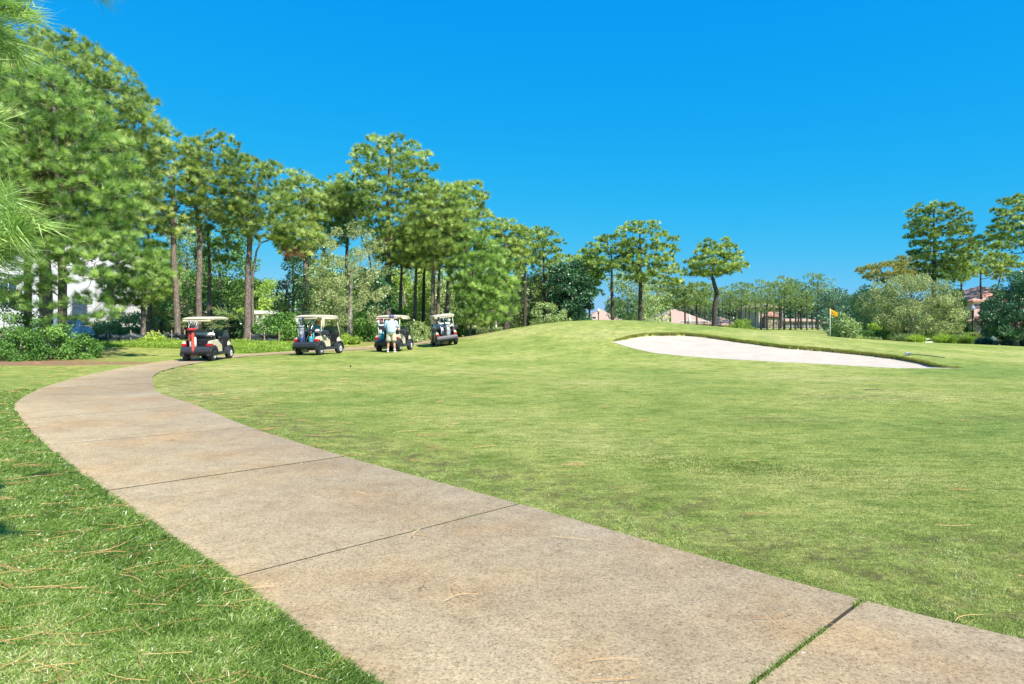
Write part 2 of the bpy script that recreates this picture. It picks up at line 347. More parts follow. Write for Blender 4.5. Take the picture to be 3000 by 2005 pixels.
idx = np.arange(nw*nb).reshape(nw, nb)
Fs = np.stack([idx[:-1, :-1], idx[:-1, 1:], idx[1:, 1:], idx[1:, :-1]], -1).reshape(-1, 4)
o = link('bunker_sand', npmesh('bunker_sand', V.reshape(-1, 3), Fs, m, smooth=True)); o['kind'] = 'structure'
# earth face of the lip, then its overhanging grass
mlip = plain('lip_earth', (.22, .17, .08), .95, var=.4, scale=8)
top = np.c_[FEr+np.array([0, .05]), hf+0.02]; bot = np.c_[FEr+np.array([0, .02]), hf-lipd-0.08]
idx = np.arange(2*nb).reshape(2, nb)
Fl = np.stack([idx[0, :-1], idx[0, 1:], idx[1, 1:], idx[1, :-1]], -1)
o = link('bunker_face', npmesh('bunker_face', np.vstack([bot, top]), Fl, mlip)); o['kind'] = 'structure'

# ------------------------------------------------------------ blades
def blade_mesh(pts, dirs, L, W, rng, tint, bend=0.0):
    n = len(pts); side = nrm(np.cross(dirs, rng.normal(0, 1, (n, 3)))); L = np.broadcast_to(L, n)[:, None]; W = np.broadcast_to(W, n)[:, None]
    if bend:
        midp = pts+dirs*L*.55; d2 = nrm(dirs+np.c_[rng.normal(0, .3, (n, 2)), -np.full(n, bend)]); tip = midp+d2*L*.5
        V = np.stack([pts-side*W*.5, pts+side*W*.5, midp+side*W*.45, midp-side*W*.45, tip], 1).reshape(-1, 3)
        b0 = np.arange(n)*5; Fc = np.vstack([np.c_[b0, b0+1, b0+2, b0+3], np.c_[b0+3, b0+2, b0+4, b0+4]])
        return V, Fc, np.repeat(tint, 5)
    V = np.stack([pts-side*W*.5, pts+side*W*.5, pts+dirs*L], 1).reshape(-1, 3)
    return V, np.arange(3*n).reshape(n, 3), np.repeat(tint, 3)
def tris(V, Fc, T):
    if Fc.shape[1] == 3: return V, Fc, T
    q = Fc[Fc[:, 2] != Fc[:, 3]]; tt = Fc[Fc[:, 2] == Fc[:, 3]]
    return V, np.vstack([q[:, [0, 1, 2]], q[:, [0, 2, 3]], tt[:, :3]]), T
# lip fringe
rng = np.random.default_rng(11); n = 20000
k = rng.uniform(2, nb-2.01, n); i0 = k.astype(int); fr = (k-i0)[:, None]
pp = FEr[i0]*(1-fr)+FEr[i0+1]*fr; hh = hf[i0]*(1-fr[:, 0])+hf[i0+1]*fr[:, 0]; lp = lipd[i0]
off = rng.uniform(-0.02, 0.16, n); z = hh+0.0+np.where(off > 0.06, 0.0, -rng.uniform(0, 1, n)*lp*0.75)
pts = np.c_[pp[:, 0]+rng.normal(0, .03, n), pp[:, 1]+np.maximum(off, .02), z+np.where(off > .06, (hgt(pp[:, 0], pp[:, 1]+off)-hh), 0)]
d = nrm(np.c_[rng.normal(0, .45, n), rng.normal(-.55, .35, n), rng.uniform(.1, 1.0, n)])
clump = 0.42+0.5*np.sin(pp[:, 0]*7.3+np.sin(pp[:, 0]*2.9)*3)*.35
V, Fc, T = blade_mesh(pts, d, rng.uniform(.04, .10, n), rng.uniform(.012, .024, n), rng, np.clip(clump+rng.normal(0.24, .22, n), 0, 1))
o = link('bunker_lip_grass', npmesh('bunker_lip_grass', V, Fc, M_LIP, T)); tag(o, 'shaggy uncut grass fringe hanging over the far edge of the sand bunker', 'grass', kind='stuff')

# path slabs
m, t, b = newmat('path_concrete')
tc = t.nodes.new('ShaderNodeTexCoord'); ob = tc.outputs['Object']
c1 = ramp(t, noise(t, .55, 5, .6, ob), [(.25, G(.31,.228,.138)), (.5, G(.36,.28,.172)), (.75, G(.395,.322,.213))])
c2 = ramp(t, noise(t, 2.2, 7, .75, ob), [(.28, (.87,.85,.83)), (.5, (1,)*3), (.72, (1.1,1.09,1.08))])
c3 = ramp(t, noise(t, 60, 4, .75, ob), [(.30, (.35,.32,.30)), (.47, (.97,)*3), (.75, (1.45,1.42,1.38))])
vo = nd(t, 'ShaderNodeTexVoronoi', Scale=170.0); t.links.new(ob, vo.inputs['Vector'])
sp = ramp(t, vo.outputs['Color'], [(.0, (.30,.26,.24)), (.20, (1,)*3), (.80, (1,)*3), (1., (1.6,1.55,1.5))])
spk = ramp(t, noise(t, 7, 8, .8, ob), [(.32, (.84,.82,.80)), (.5, (1,)*3), (.68, (1.13,1.12,1.11))])
rust = ramp(t, noise(t, .9, 3, .5, ob), [(.48, (1,)*3), (.78, (1.06,.92,.76))])
c = c1
for x in (c2, c3, sp, spk, rust): c = mixc(t, 1.0, c, x, 'MULTIPLY')
# rare pale splats
vs = nd(t, 'ShaderNodeTexVoronoi', Scale=1.9); t.links.new(ob, vs.inputs['Vector'])
c = mixc(t, ramp(t, vs.outputs['Distance'], [(.0, (.8,)*3), (.010, (.7,)*3), (.02, (0,)*3)]), c, G(.66,.62,.55))
# paler rubbed margin along the left edge, darker along the right edge
lfa = nd(t, 'ShaderNodeAttribute', attribute_name='leftside')
lw = nd(t, 'ShaderNodeMath', operation='MULTIPLY', use_clamp=True); t.links.new(lfa.outputs['Fac'], lw.inputs[0]); t.links.new(ramp(t, noise(t, 3, 6, .75, ob), [(.35, (.1,)*3), (.6, (.9,)*3)]), lw.inputs[1])
c = mixc(t, lw.outputs[0], c, mixc(t, 1.0, c, G(1.22,1.2,1.16), 'MULTIPLY'))
sla = nd(t, 'ShaderNodeAttribute', attribute_name='slab'); c = mixc(t, 1.0, c, ramp(t, sla.outputs['Fac'], [(0, (.91,.90,.89)), (1, (1.08,1.07,1.05))]), 'MULTIPLY')
# greyer, darker tone towards the right edge of the slabs
ed = nd(t, 'ShaderNodeAttribute', attribute_name='edge')
wn = nd(t, 'ShaderNodeMath', operation='MULTIPLY', use_clamp=True); t.links.new(ed.outputs['Fac'], wn.inputs[0]); t.links.new(ramp(t, noise(t, 1.7, 5, .7, ob), [(.3, (.3,)*3), (.6, (1,)*3)]), wn.inputs[1])
c = mixc(t, wn.outputs[0], c, mixc(t, 1.0, c, G(.84,.86,.93), 'MULTIPLY'))
t.links.new(c, b.inputs['Base Color']); b.inputs['Roughness'].default_value = .88; b.inputs['Specular IOR Level'].default_value = .25
ah = nd(t, 'ShaderNodeMath', operation='ADD'); t.links.new(noise(t, 95, 3, .6, ob), ah.inputs[0]); t.links.new(noise(t, 210, 2, .6, ob), ah.inputs[1])
bump(t, b, ah.outputs[0], .35, .006)
M_PATH = m; VV = []; FF = []; ed_ = []; lf_ = []; sl_ = []; n0 = 0; K = 12; W = 14
rngp = np.random.default_rng(3)
for s in range(len(LE)-1):
    gap = .010
    L = LEc[s*K:(s+1)*K+1].copy(); R = REc[s*K:(s+1)*K+1].copy()
    for E in (L, R):
        a_ = nrm(E[1]-E[0]); e_ = nrm(E[-1]-E[-2]); E[0] += a_*gap; E[-1] -= e_*gap
    jl = rngp.normal(0, .006, len(L)); L[1:-1] += np.c_[jl, jl][1:-1]
    f = np.linspace(0, 1, W)
    g = L[:, None]*(1-f[None, :, None])+R[:, None]*f[None, :, None]
    z = hgt(g[..., 0], g[..., 1])+0.010+rngp.normal(0, .0008)
    top = np.concatenate([g, z[..., None]], -1); nn = len(L)*W
    VV.append(top.reshape(-1, 3)); id_ = np.arange(nn).reshape(len(L), W)+n0
    FF.append(np.stack([id_[:-1, :-1], id_[:-1, 1:], id_[1:, 1:], id_[1:, :-1]], -1).reshape(-1, 4))
    ring = np.r_[id_[0, :], id_[1:, -1], id_[-1, ::-1][1:], id_[::-1, 0][1:-1]]-n0
    low = top.reshape(-1, 3)[ring]-np.array([0, 0, .05]); VV.append(low); rr = len(ring); lo = n0+nn+np.arange(rr)
    FF.append(np.stack([ring+n0, lo, np.roll(lo, -1), np.roll(ring, -1)+n0], -1)); n0 += nn+rr
    lf_.append(np.repeat(np.clip(1-f*3.2, 0, 1)[None], len(L), 0).ravel()); lf_.append(np.zeros(rr)); sl_.append(np.full(len(L)*W+rr, rngp.uniform(0, 1))); ed_.append(np.repeat(np.clip(f*1.5-.5, 0, 1)[None], len(L), 0).ravel()); ed_.append(np.ones(rr))
me = npmesh('path', np.vstack(VV), np.vstack(FF), M_PATH); me.materials.append(plain('joint_soil', (.05,.045,.035), .95)); me.polygons.foreach_set('material_index', np.concatenate([np.full(len(f_), i_ % 2) for i_, f_ in enumerate(FF)]).astype(np.int32)); a = me.attributes.new('edge', 'FLOAT', 'POINT'); a.data.foreach_set('value', np.concatenate(ed_).astype(np.float32))
a = me.attributes.new('slab', 'FLOAT', 'POINT'); a.data.foreach_set('value', np.concatenate(sl_).astype(np.float32))
a = me.attributes.new('leftside', 'FLOAT', 'POINT'); a.data.foreach_set('value', np.concatenate(lf_).astype(np.float32))
o = link('path', me); o['kind'] = 'structure'
# dark joint filler under the slabs
f = np.linspace(0.02, .98, 8)
g = LEc[:, None]*(1-f[None, :, None])+REc[:, None]*f[None, :, None]; z = hgt(g[..., 0], g[..., 1])-0.016
id_ = np.arange(len(LEc)*8).reshape(len(LEc), 8)
o = link('path_joint_filler', npmesh('path_joint_filler', np.concatenate([g, z[..., None]], -1).reshape(-1, 3), np.stack([id_[:-1, :-1], id_[:-1, 1:], id_[1:, 1:], id_[1:, :-1]], -1).reshape(-1, 4), plain('joint_soil', (.05,.045,.035), .95))); o['kind'] = 'structure'

# ------------------------------------------------------------ lawns as blades
def scatter(n, ylo, yhi, power, rng, ulo=-60, uhi=2410):
    q = rng.uniform(0, 1, n)
    y = (ylo**(1-power)+q*(yhi**(1-power)-ylo**(1-power)))**(1/(1-power)); u = rng.uniform(ulo, uhi, n)
    return (u-1173)/F*y, y
def side_of(x, y):      # >0 right of the path's left edge
    le = np.interp(y, LEc[24:, 1][::1], LEc[24:, 0]) if False else None
rng = np.random.default_rng(21)
PP2 = PPOLY
def patchnoise(x, y, s, seed):
    r = np.random.default_rng(seed); v = np.zeros(len(x))
    for k in range(6):
        a = r.uniform(0, 2*PI); f_ = s*1.6**k*.6; v += np.sin((x*math.cos(a)+y*math.sin(a))*f_*2*PI+r.uniform(0, 6))/1.25**k*np.cos((x*math.sin(a)-y*math.cos(a))*f_*4.1+r.uniform(0, 6))
    return v/3
_tab = np.random.default_rng(99).uniform(-1, 1, (256, 256))
def vnoise(x, y, s):
    x = x/s; y = y/s; i = np.floor(x).astype(int); j = np.floor(y).astype(int); f = x-i; g = y-j; f = f*f*(3-2*f); g = g*g*(3-2*g)
    T_ = lambda a, b_: _tab[a % 256, b_ % 256]
    return (T_(i, j)*(1-f)+T_(i+1, j)*f)*(1-g)+(T_(i, j+1)*(1-f)+T_(i+1, j+1)*f)*g
# left rough verge: every blade long enough to read
LPOLY = np.vstack([LEc, [(-60, 43), (-60, -5)]])
x, y = scatter(600000, 2.3, 16, 2.0, rng, -80, 1250)
ok = inpoly(x, y, LPOLY) & ~inpoly(x, y, PP2); x, y = x[ok], y[ok]
n = len(x); edge_d = np.full(n, 9.0)
for i in range(0, n, 50000): edge_d[i:i+50000] = np.sqrt(((np.c_[x, y][i:i+50000, None]-LEc[None, 30:150])**2).sum(2)).min(1)
pn = patchnoise(x, y, .5, 1); long = np.clip(1.3-edge_d/.9, 0, 1)
Ls = rng.uniform(.016, .038, n)*(1+1.1*long)*(1+.25*pn); Ws = (.0030+.0011*y/3)*rng.uniform(.7, 1.4, n)
towards = nrm(np.c_[rng.normal(.15, .6, n)+.45*long, rng.normal(.05, .6, n)+.35*long, rng.uniform(.25, .95, n)])
tint = np.clip(.50-.30*long+.07*pn+.20*vnoise(x, y, .12)+.12*vnoise(x, y, .5)+rng.normal(0, .20, n)+(rng.uniform(0, 1, n) > .93)*.35, 0, 1)
V, Fc, T = tris(*blade_mesh(np.c_[x, y, hgt(x, y)-.002], towards, Ls, Ws, rng, tint, bend=.55))
o = link('verge_grass', npmesh('verge_grass', V, Fc, M_GRASS, T)); tag(o, 'lush long bladed grass on the left side of the path', 'grass', kind='stuff')
# right mown lawn
x, y = scatter(620000, 2.6, 21, 1.75, rng, 200, 2420)
ok = ~inpoly(x, y, LPOLY) & ~inpoly(x, y, PP2); x, y = x[ok], y[ok]; n = len(x)
pn = patchnoise(x, y, .22, 7); pn2 = patchnoise(x, y, 1.1, 9)
Ls = rng.uniform(.009, .02, n)*(1+.2*pn2); Ws = (.0022+.00125*y/3)*rng.uniform(.7, 1.4, n)
dd = nrm(np.c_[rng.normal(0, .6, n), rng.normal(0, .6, n), rng.uniform(.3, 1, n)])
# a scalped yellowish band beside the path, greener tufts beyond
bd = np.full(n, 9.0)
for i in range(0, n, 50000): bd[i:i+50000] = np.sqrt(((np.c_[x, y][i:i+50000, None]-REc[None, 20:150])**2).sum(2)).min(1)
scalp = np.exp(-((bd-.55)/.35)**2)
kill = (vnoise(x, y*.8, .13)+.5*vnoise(x+5, y, .05) > .25) & (scalp > .35) & (rng.uniform(0, 1, n) < .8)
Ls = np.where(kill, Ls*.15, Ls); lush = np.clip(1.5-np.hypot(((x-2.2)*.93+(y-7.6)*-.36)/1.3, ((x-2.2)*.36+(y-7.6)*.93)/.38), 0, 1); Ls = Ls*(1+1.0*lush)
hn_ = vnoise(x*1.0, y*.6, .05)*.5+vnoise(x, y*.7, .17)*.6+vnoise(x+9, y, .6)*.35
Ls = Ls*(1+.35*hn_)
tint = np.clip(.46+.18*pn-.22*lush+.42*hn_+.16*scalp+rng.normal(0, .18, n)-(rng.uniform(0, 1, n) < scalp*.3)*.5, 0, 1)
V, Fc, T = blade_mesh(np.c_[x, y, hgt(x, y)-.002], dd, Ls, Ws, rng, tint)
o = link('mown_grass', npmesh('mown_grass', V, Fc, M_MOWN, T)); tag(o, 'closely mown lawn grass filling the fairway right of the path', 'grass', kind='stuff')
# turf creeping over slab edges and in the joints
pts = []
for s, amt in ((3, 2600), (4, 260), (5, 200), (6, 200), (7, 90)):
    q = rng.uniform(.35, 1, amt) if s == 3 else np.where(rng.uniform(0, 1, amt) < .6, rng.uniform(.72, 1, amt), rng.uniform(.3, .7, amt))
    p = LE[s]*(1-q[:, None])+RE[s]*q[:, None]; keep = patchnoise(p[:, 0], p[:, 1], 1.5, s) > -.15
    pts.append(p[keep]+rng.normal(0, .008, (keep.sum(), 2)))
p = np.vstack(pts); n = len(p)
V, Fc, T = blade_mesh(np.c_[p, hgt(p[:, 0], p[:, 1])-.004], nrm(np.c_[rng.normal(0, .7, (n, 2)), rng.uniform(.4, 1, n)]), rng.uniform(.018, .042, n), .006, rng, np.clip(rng.normal(.35, .2, n), 0, 1))
o = link('joint_grass', npmesh('joint_grass', V, Fc, M_GRASS, T)); tag(o, 'tiny grass sprouting in the gaps between the path slabs', 'grass', kind='stuff')
# fallen pine needles
x, y = scatter(1500, 2.5, 26, .7, rng, -60, 2400)
wgt = np.where(inpoly(x, y, LPOLY), 1.0, np.where(inpoly(x, y, PP2), .03, np.clip(.8-(x+8)/12, .03, .6)*np.clip(y/7, .2, 1))); ok = rng.uniform(0, 1, len(x)) < wgt
x, y = x[ok], y[ok]; G_ = Geo(); VV = []; FF = []; n0 = 0; TT = []
for a_, b_ in zip(x, y):
    for q in range(rng.integers(1, 3) if b_ < 6 else rng.integers(1, 4)):
        L_ = rng.uniform(.14, .30); th = rng.normal(.15, .7); cu = rng.normal(0, .35); w_ = .0005+.00026*b_
        s_ = np.linspace(-.5, .5, 5); px = a_+L_*(s_*math.cos(th)-cu*s_**2*math.sin(th))+rng.normal(0, .015); py = b_+L_*(s_*math.sin(th)+cu*s_**2*math.cos(th))+rng.normal(0, .02)
        pz = hgt(px, py)+.026+rng.uniform(-.004, .012); nrml = np.array([-math.sin(th), math.cos(th), .35])*w_
        c_ = np.c_[px, py, pz]; VV.append(np.vstack([c_-nrml, c_+nrml])); FF += [(n0+i, n0+i+1, n0+i+6, n0+i+5) for i in range(4)]; n0 += 10; TT.append(np.full(10, rng.uniform(0, 1)))
o = link('fallen_pine_needles', npmesh('fallen_pine_needles', np.vstack(VV), FF, M_STRAW, np.concatenate(TT))); tag(o, 'long tan pine needles scattered over the grass', 'pine needles', kind='stuff')

# ------------------------------------------------------------ trees
def limb_system(geo, trunk, trad, targets, rng, rmin=.012, sides=5, maxd=99):
    """grow limbs from the trunk polyline to each target, joining limbs already there"""
    n0 = [(p, r) for p, r in zip(trunk, trad)]
    node = np.array([p for p, r in n0]); rad = [r for p, r in n0]
    base = node.copy(); ax = trunk[:, :2]
    d0 = np.array([np.min(np.linalg.norm(node-t_, axis=1)) for t_ in targets]); order = np.argsort(d0)
    for j in order:
        t_ = targets[j]; v = t_-node; d = np.linalg.norm(v, axis=1)
        cost = d*(1+.9*np.clip((node[:, 2]-t_[2]+.25*d)/np.maximum(d, .1), 0, 2)); i = int(np.argmin(cost))
        a_ = node[i]; L = np.linalg.norm(t_-a_)
        if L < .05: continue
        r0 = min(rad[i]*.62, .012+.022*L+.01); r0 = max(r0, rmin)
        k = 5; s = np.linspace(0, 1, k)[:, None]; pts = a_*(1-s)+t_*s
        pts[1:-1] += rng.normal(0, .05*L, (k-2, 3)); pts[:, 2] += -np.sin(s[:, 0]*PI)*.10*L
        rr = np.linspace(r0, rmin, k); geo.tube(pts, rr, sides, cap=False)
        node = np.vstack([node, pts[2:]]); rad += list(rr[2:])
def tuft_mesh(cent, dirs, nb_, L, W, rng, tint, spread=.50):
    n = len(cent); d = np.repeat(dirs, nb_, 0); p = np.repeat(cent, nb_, 0)
    d = nrm(d+rng.normal(0, spread, (n*nb_, 3))*np.array([1, 1, .8]))
    p = p+rng.normal(0, .10*L, p.shape)
    ll = L*rng.uniform(.65, 1.15, n*nb_); tt = np.clip(np.repeat(tint, nb_)+rng.normal(0, .10, n*nb_), 0, 1)
    return blade_mesh(p, d, ll, W, rng, tt)
def env_at(env, z):
    zs = np.array([e[0] for e in env]); o_ = np.argsort(zs); zs = zs[o_]
    return np.interp(z, zs, np.array([e[1] for e in env])[o_]), np.interp(z, zs, np.array([e[2] for e in env])[o_])
def sample_env(env, n, rng, deep=.85, hollow=.35, maxhalf=99):
    zs = np.array([e[0] for e in env]); z = rng.uniform(zs.min(), zs.max(), n*3); l, r = env_at(env, z)
    keep = rng.uniform(0, 1, n*3) < (r-l)/np.max(r-l); z = z[keep][:n]; l = l[keep][:n]; r = r[keep][:n]
    hw = (r-l)/2; th = rng.uniform(0, 2*PI, len(z)); rho = hollow+(1-hollow)*np.sqrt(rng.uniform(0, 1, len(z)))
    # relax: more at the rim than at the heart
    return np.c_[(l+r)/2+hw*rho*np.cos(th), np.minimum(hw, maxhalf)*deep*rho*np.sin(th), z]
def spread_out(c, n, rng):
    """farthest-point choice, so clumps fill the crown evenly"""
    if len(c) <= n: return c
    pick = [0]; d = np.linalg.norm(c-c[0], axis=1)
    for _ in range(n-1):
        i = int(np.argmax(d)); pick.append(i); d = np.minimum(d, np.linalg.norm(c-c[i], axis=1))
    return c[pick]
TREES = 0; TW = .68
def pine(u, D, env, label, trunk=None, r=.17, pr=.42, n=None, tufts=14, nb_=24, L=.30, W=None, mat=None, barkm=None, seed=None, name='pine_tree', group=None, dens=1.0, zb=None, root_z=None, deadn=0, flat=.62, cat_='pine tree', tshift=0.0, hollow=.35, deep=.85, extra=()):
    """env: rows (v, u_left, u_right) of the crown; trunk: [(u, v), ...] from the foot up"""
    global TREES; TREES += 1
    rng = np.random.default_rng(seed or 100+TREES); mat = mat or M_PINE; barkm = barkm or M_BARK
    W = (W or max(.012, .00062*D))*TW
    g = G3(u, D); root = empty(name, g, 0, label, cat_, group)
    loc = lambda uu, vv: ((uu-u)/F*D, 1.6+(735-vv)/F*D-g[2])
    en = [(loc(u, v)[1], loc(a_, v)[0], loc(b_, v)[0]) for v, a_, b_ in env]
    ztop = max(e[0] for e in en); zbot = min(e[0] for e in en)
    if trunk is None: trunk = [(u+rng.normal(0, 1.5), 735-(zbot+(ztop-zbot)*.35+g[2]-1.6)/D*F), (sum(env[0][1:])/2*.5+u*.5, env[0][0]+ (env[-1][0]-env[0][0])*.12)]
    tp = [np.array([0, 0, -.15])]
    for uu, vv in trunk: xx, zz = loc(uu, vv); tp.append(np.array([xx, rng.normal(0, .05), zz]))
    tp = np.array(tp); tp = tp[np.argsort(tp[:, 2])]; tl = resample(tp, 14)
    tl[1:-1, :2] += rng.normal(0, .012*(ztop/10), (12, 2)); tl[2:-1] = (tl[1:-2]+2*tl[2:-1]+tl[3:])/4 if False else tl[2:-1]
    tr = np.interp(np.linspace(0, 1, 14), [0, .05, .5, 1], [r*1.25, r, r*.78, r*.28])
    area = 0; zs = np.linspace(zbot, ztop, 30); l, r_ = env_at(en, zs); area = np.trapezoid(r_-l, zs) if hasattr(np, 'trapezoid') else np.trapz(r_-l, zs)
    tufts = min(tufts, 14); nb_ = 46 if D < 90 else nb_; L = .30 if L < .3 else L; r = r*.74; pr = pr*.92; n = n or int(dens*2.4*area/(PI*pr*pr*flat))
    n = max(8, min(n, 1100))
    cand = sample_env(en, n*5, rng, deep, hollow); pc = spread_out(cand, n, rng)
    for ex, nx_ in extra:
        e2 = [(loc(u, v)[1], loc(a_, v)[0], loc(b_, v)[0]) for v, a_, b_ in ex]; pc = np.vstack([pc, spread_out(sample_env(e2, nx_*5, rng, .5, .1)-np.array([0, .8, 0]), nx_, rng)])
    n = len(pc)
    geo = Geo(); geo.tube(tl, tr, 10, cap=False)
    limb_system(geo, tl[3:], tr[3:], pc-np.array([0, 0, pr*.25]), rng); geo.build('trunk', barkm, root, smooth=True)
    nt_ = n*tufts; c = np.repeat(pc, tufts, 0); d = nrm(rng.normal(0, 1, (nt_, 3))*np.array([1, 1, .55])+np.array([0, 0, .62]))
    R_ = pr*rng.uniform(.75, 1.05, nt_)[:, None]*np.repeat(rng.uniform(.7, 1.25, n), tufts)[:, None]
    p = c+d*R_*np.array([1, 1, flat]); td = nrm(d*np.array([1, 1, .8])+np.array([0, 0, .25]))
    tint = np.repeat(rng.normal(.46+tshift, .13, n), tufts)+rng.normal(0, .24, nt_)
    V, Fc, T = tuft_mesh(p, td, nb_, L, W, rng, np.clip(tint, 0, 1))
    link('crown', npmesh('crown', V, Fc, mat, T), None, root)
    return root
def leafy(u, D, env, label, name='oak_tree', cat_='oak tree', mat=None, pr=.5, leaf=.09, leaves=150, trunk=None, r=.14, n=None, seed=None, dens=1.0, barkm=None, deep=.85, hollow=.35, group=None, flat=.8, stems=True, tshift=0.0, maxhalf=99, lod=1.0):
    global TREES; TREES += 1
    rng = np.random.default_rng(seed or 100+TREES); mat = mat or M_OAK; barkm = barkm or M_OAKB
    g = G3(u, D); root = empty(name, g, 0, label, cat_, group)
    loc = lambda uu, vv: ((uu-u)/F*D, 1.6+(735-vv)/F*D-g[2])
    en = [(max(loc(u, v)[1], .02), loc(a_, v)[0], loc(b_, v)[0]) for v, a_, b_ in env]
    ztop = max(e[0] for e in en); zbot = min(e[0] for e in en)
    zs = np.linspace(zbot, ztop, 30); l, r_ = env_at(en, zs); area = float(np.sum((r_-l)[:-1]*np.diff(zs)))
    n = n or int(dens*2.4*area/(PI*pr*pr*flat)); n = max(6, min(n, 600))
    pc = spread_out(sample_env(en, n*5, rng, deep, hollow, maxhalf), n, rng)
    if stems:
        if trunk:
            tp = [np.array([0, 0, -.1])]+[np.array([loc(*q)[0], 0, loc(*q)[1]]) for q in trunk]
        else: tp = [np.array([0, 0, -.1]), np.array([rng.normal(0, .1), 0, zbot+(ztop-zbot)*.25]), np.array([rng.normal(0, .2), 0, zbot+(ztop-zbot)*.75])]
        tl = resample(np.array(tp), 10); tr = np.linspace(r*1.15, r*.3, 10)
        geo = Geo(); geo.tube(tl, tr, 8, cap=False); limb_system(geo, tl[2:], tr[2:], pc[::2], rng, rmin=.008, sides=4)
        geo.build('trunk' if trunk or ztop > 3 else 'stems', barkm, root, smooth=True)
    leaves = int(leaves*1.35); leaf = leaf*1.5; nl = n*leaves; c = np.repeat(pc, leaves, 0); d = nrm(rng.normal(0, 1, (nl, 3)))
    R_ = pr*np.repeat(rng.uniform(.75, 1.2, n), leaves)*rng.uniform(.45, 1.05, nl)**.6
    p = c+d*R_[:, None]*np.array([1, 1, flat])+rng.normal(0, .04, (nl, 3)); p[:, 2] = np.maximum(p[:, 2], .02)
    a_ = nrm(rng.normal(0, 1, (nl, 3))+d*.7+np.array([0, 0, -.2])); s_ = nrm(np.cross(a_, rng.normal(0, 1, (nl, 3))))
    sz = leaf*rng.uniform(.6, 1.3, nl)[:, None]
    V = np.stack([p, p+a_*sz*.5+s_*sz*.28, p+a_*sz, p+a_*sz*.5-s_*sz*.28], 1).reshape(-1, 3)
    tint = np.repeat(rng.normal(.5+tshift, .15, n), leaves)+rng.normal(0, .16, nl)
    link('crown' if (trunk or ztop > 3) else 'foliage', npmesh('crown', V, np.arange(4*nl).reshape(nl, 4), mat, np.repeat(np.clip(tint, 0, 1), 4)), None, root)
    return root
def copy_tree(o, parent=None):
    c = o.copy(); C.objects.link(c); c.parent = parent
    for ch in list(o.children): copy_tree(ch, c)
    return c
# ------------------------------------------------------------ trees, left side (nearest first)
# foreground pine whose long-needled branch ends reach in at the left edge; its trunk stands just out of frame
def near_pine():
    rng = np.random.default_rng(77); g = np.array([-4.15, 3.6, 0]); root = empty('pine_tree', g, 0, 'nearest pine, its long glossy needle sprays reaching in from the left edge', 'pine tree')
    geo = Geo(); tl = resample(np.array([(0, 0, -.1), (.05, .0, 1.5), (.0, .1, 3.2), (-.1, .1, 6.2)]), 10); geo.tube(tl, np.linspace(.13, .05, 10), 10, cap=False); sp = [(10,500,3.9,16),(50,540,3.8,14),(0,590,4.0,14),(25,450,4.2,12),(-30,540,3.7,10),(-8,275,5.0,8),(-35,330,4.8,7),(15,20,4.2,14),(45,12,4.1,12),(5,75,4.4,12),(-25,50,4.2,10),(250,-62,4.6,5),(-40,140,4.6,8)]
    P_, D_ = [], []; targets = []
    for u, v, D, k in sp:
        c = P(u-34, v, D)-g; targets.append(c)
        for _ in range(int(k*.62)+1):
            dd = nrm(rng.normal(0, 1, 3)*np.array([.8, .8, .6])+np.array([.9, -.1, -.05 if v > 400 else -.25])); P_.append(c+rng.normal(0, .05, 3)); D_.append(dd)
    limb_system(geo, tl[2:], np.linspace(.09, .04, 8), np.array(targets), rng, rmin=.006, sides=6); geo.build('trunk', M_BARK, root, smooth=True)
    P_ = np.array(P_); D_ = np.array(D_); n = len(P_)
    P_ = np.repeat(P_, 6, 0)+np.repeat(D_, 6, 0)*np.tile(np.linspace(-.05, .10, 6), n)[:, None]; T6 = np.repeat(np.clip(rng.normal(.55, .2, n), 0, 1), 6)
    V, Fc, T = tuft_mesh(P_, np.repeat(D_, 6, 0), 9, .21, .0052, rng, np.clip(T6-.22+rng.normal(0, .22, len(T6)), 0, 1), spread=.30)
    link('crown', npmesh('crown', V, Fc, M_PINEY, T), None, root)
near_pine()
pine(112, 34, [(97,70,185),(112,20,215),(135,-20,250),(180,-60,292),(230,-80,336),(290,-90,366),(340,-90,362),(400,-90,345),(450,-70,335),(520,-40,320),(560,0,280)],
     'tallest dark pine at the left with a great domed crown', trunk=[(112,780),(110,600),(105,420),(115,150)], r=.22, pr=.50, dens=1.5, tufts=30, nb_=12, W=.021)
pine(141, 29.2, [(150,30,110),(200,0,180),(260,-40,235),(330,-60,280),(420,-60,310),(500,-40,320),(560,-20,300),(600,0,200)],
     'large bright green pine with a thick furrowed trunk behind the left bushes', trunk=[(141,786),(140,640),(133,500),(125,200)], r=.19, pr=.42, dens=.8, tufts=28, nb_=13, L=.25, W=.017, mat=M_PINEY, tshift=-.12,
     extra=[([(560,170,300),(590,120,370),(620,80,385),(650,90,365)], 24), ([(660,90,200),(690,60,250),(720,120,330),(745,150,260)], 14), ([(640,40,130),(660,30,150),(690,40,130)], 9), ([(580,330,380),(640,350,395),(660,320,380)], 8)])
pine(64, 29, [(250,-120,60),(330,-150,90),(420,-160,110),(500,-120,100),(560,-80,80)], 'blackened pine trunk before the white house, left of the thick trunked pine', trunk=[(64,786),(66,600),(60,300)], r=.17, pr=.45, dens=.7, mat=M_PINE)
pine(94, 31, [(220,40,150),(300,20,200),(400,20,210),(470,40,190)], 'slim pine between the blackened trunk and the thick trunk at the left', trunk=[(96,786),(96,600),(92,260)], r=.14, pr=.45, dens=.6)
pine(328, 40, [(560,280,370),(600,250,392),(650,240,398),(685,240,385),(700,250,345)], 'reddish barked pine with low light green sprays left of the bare trunked pine', trunk=[(328,778),(327,640),(330,570)], r=.15, pr=.36, dens=.8, W=.02, mat=M_PINEY, tshift=.05)
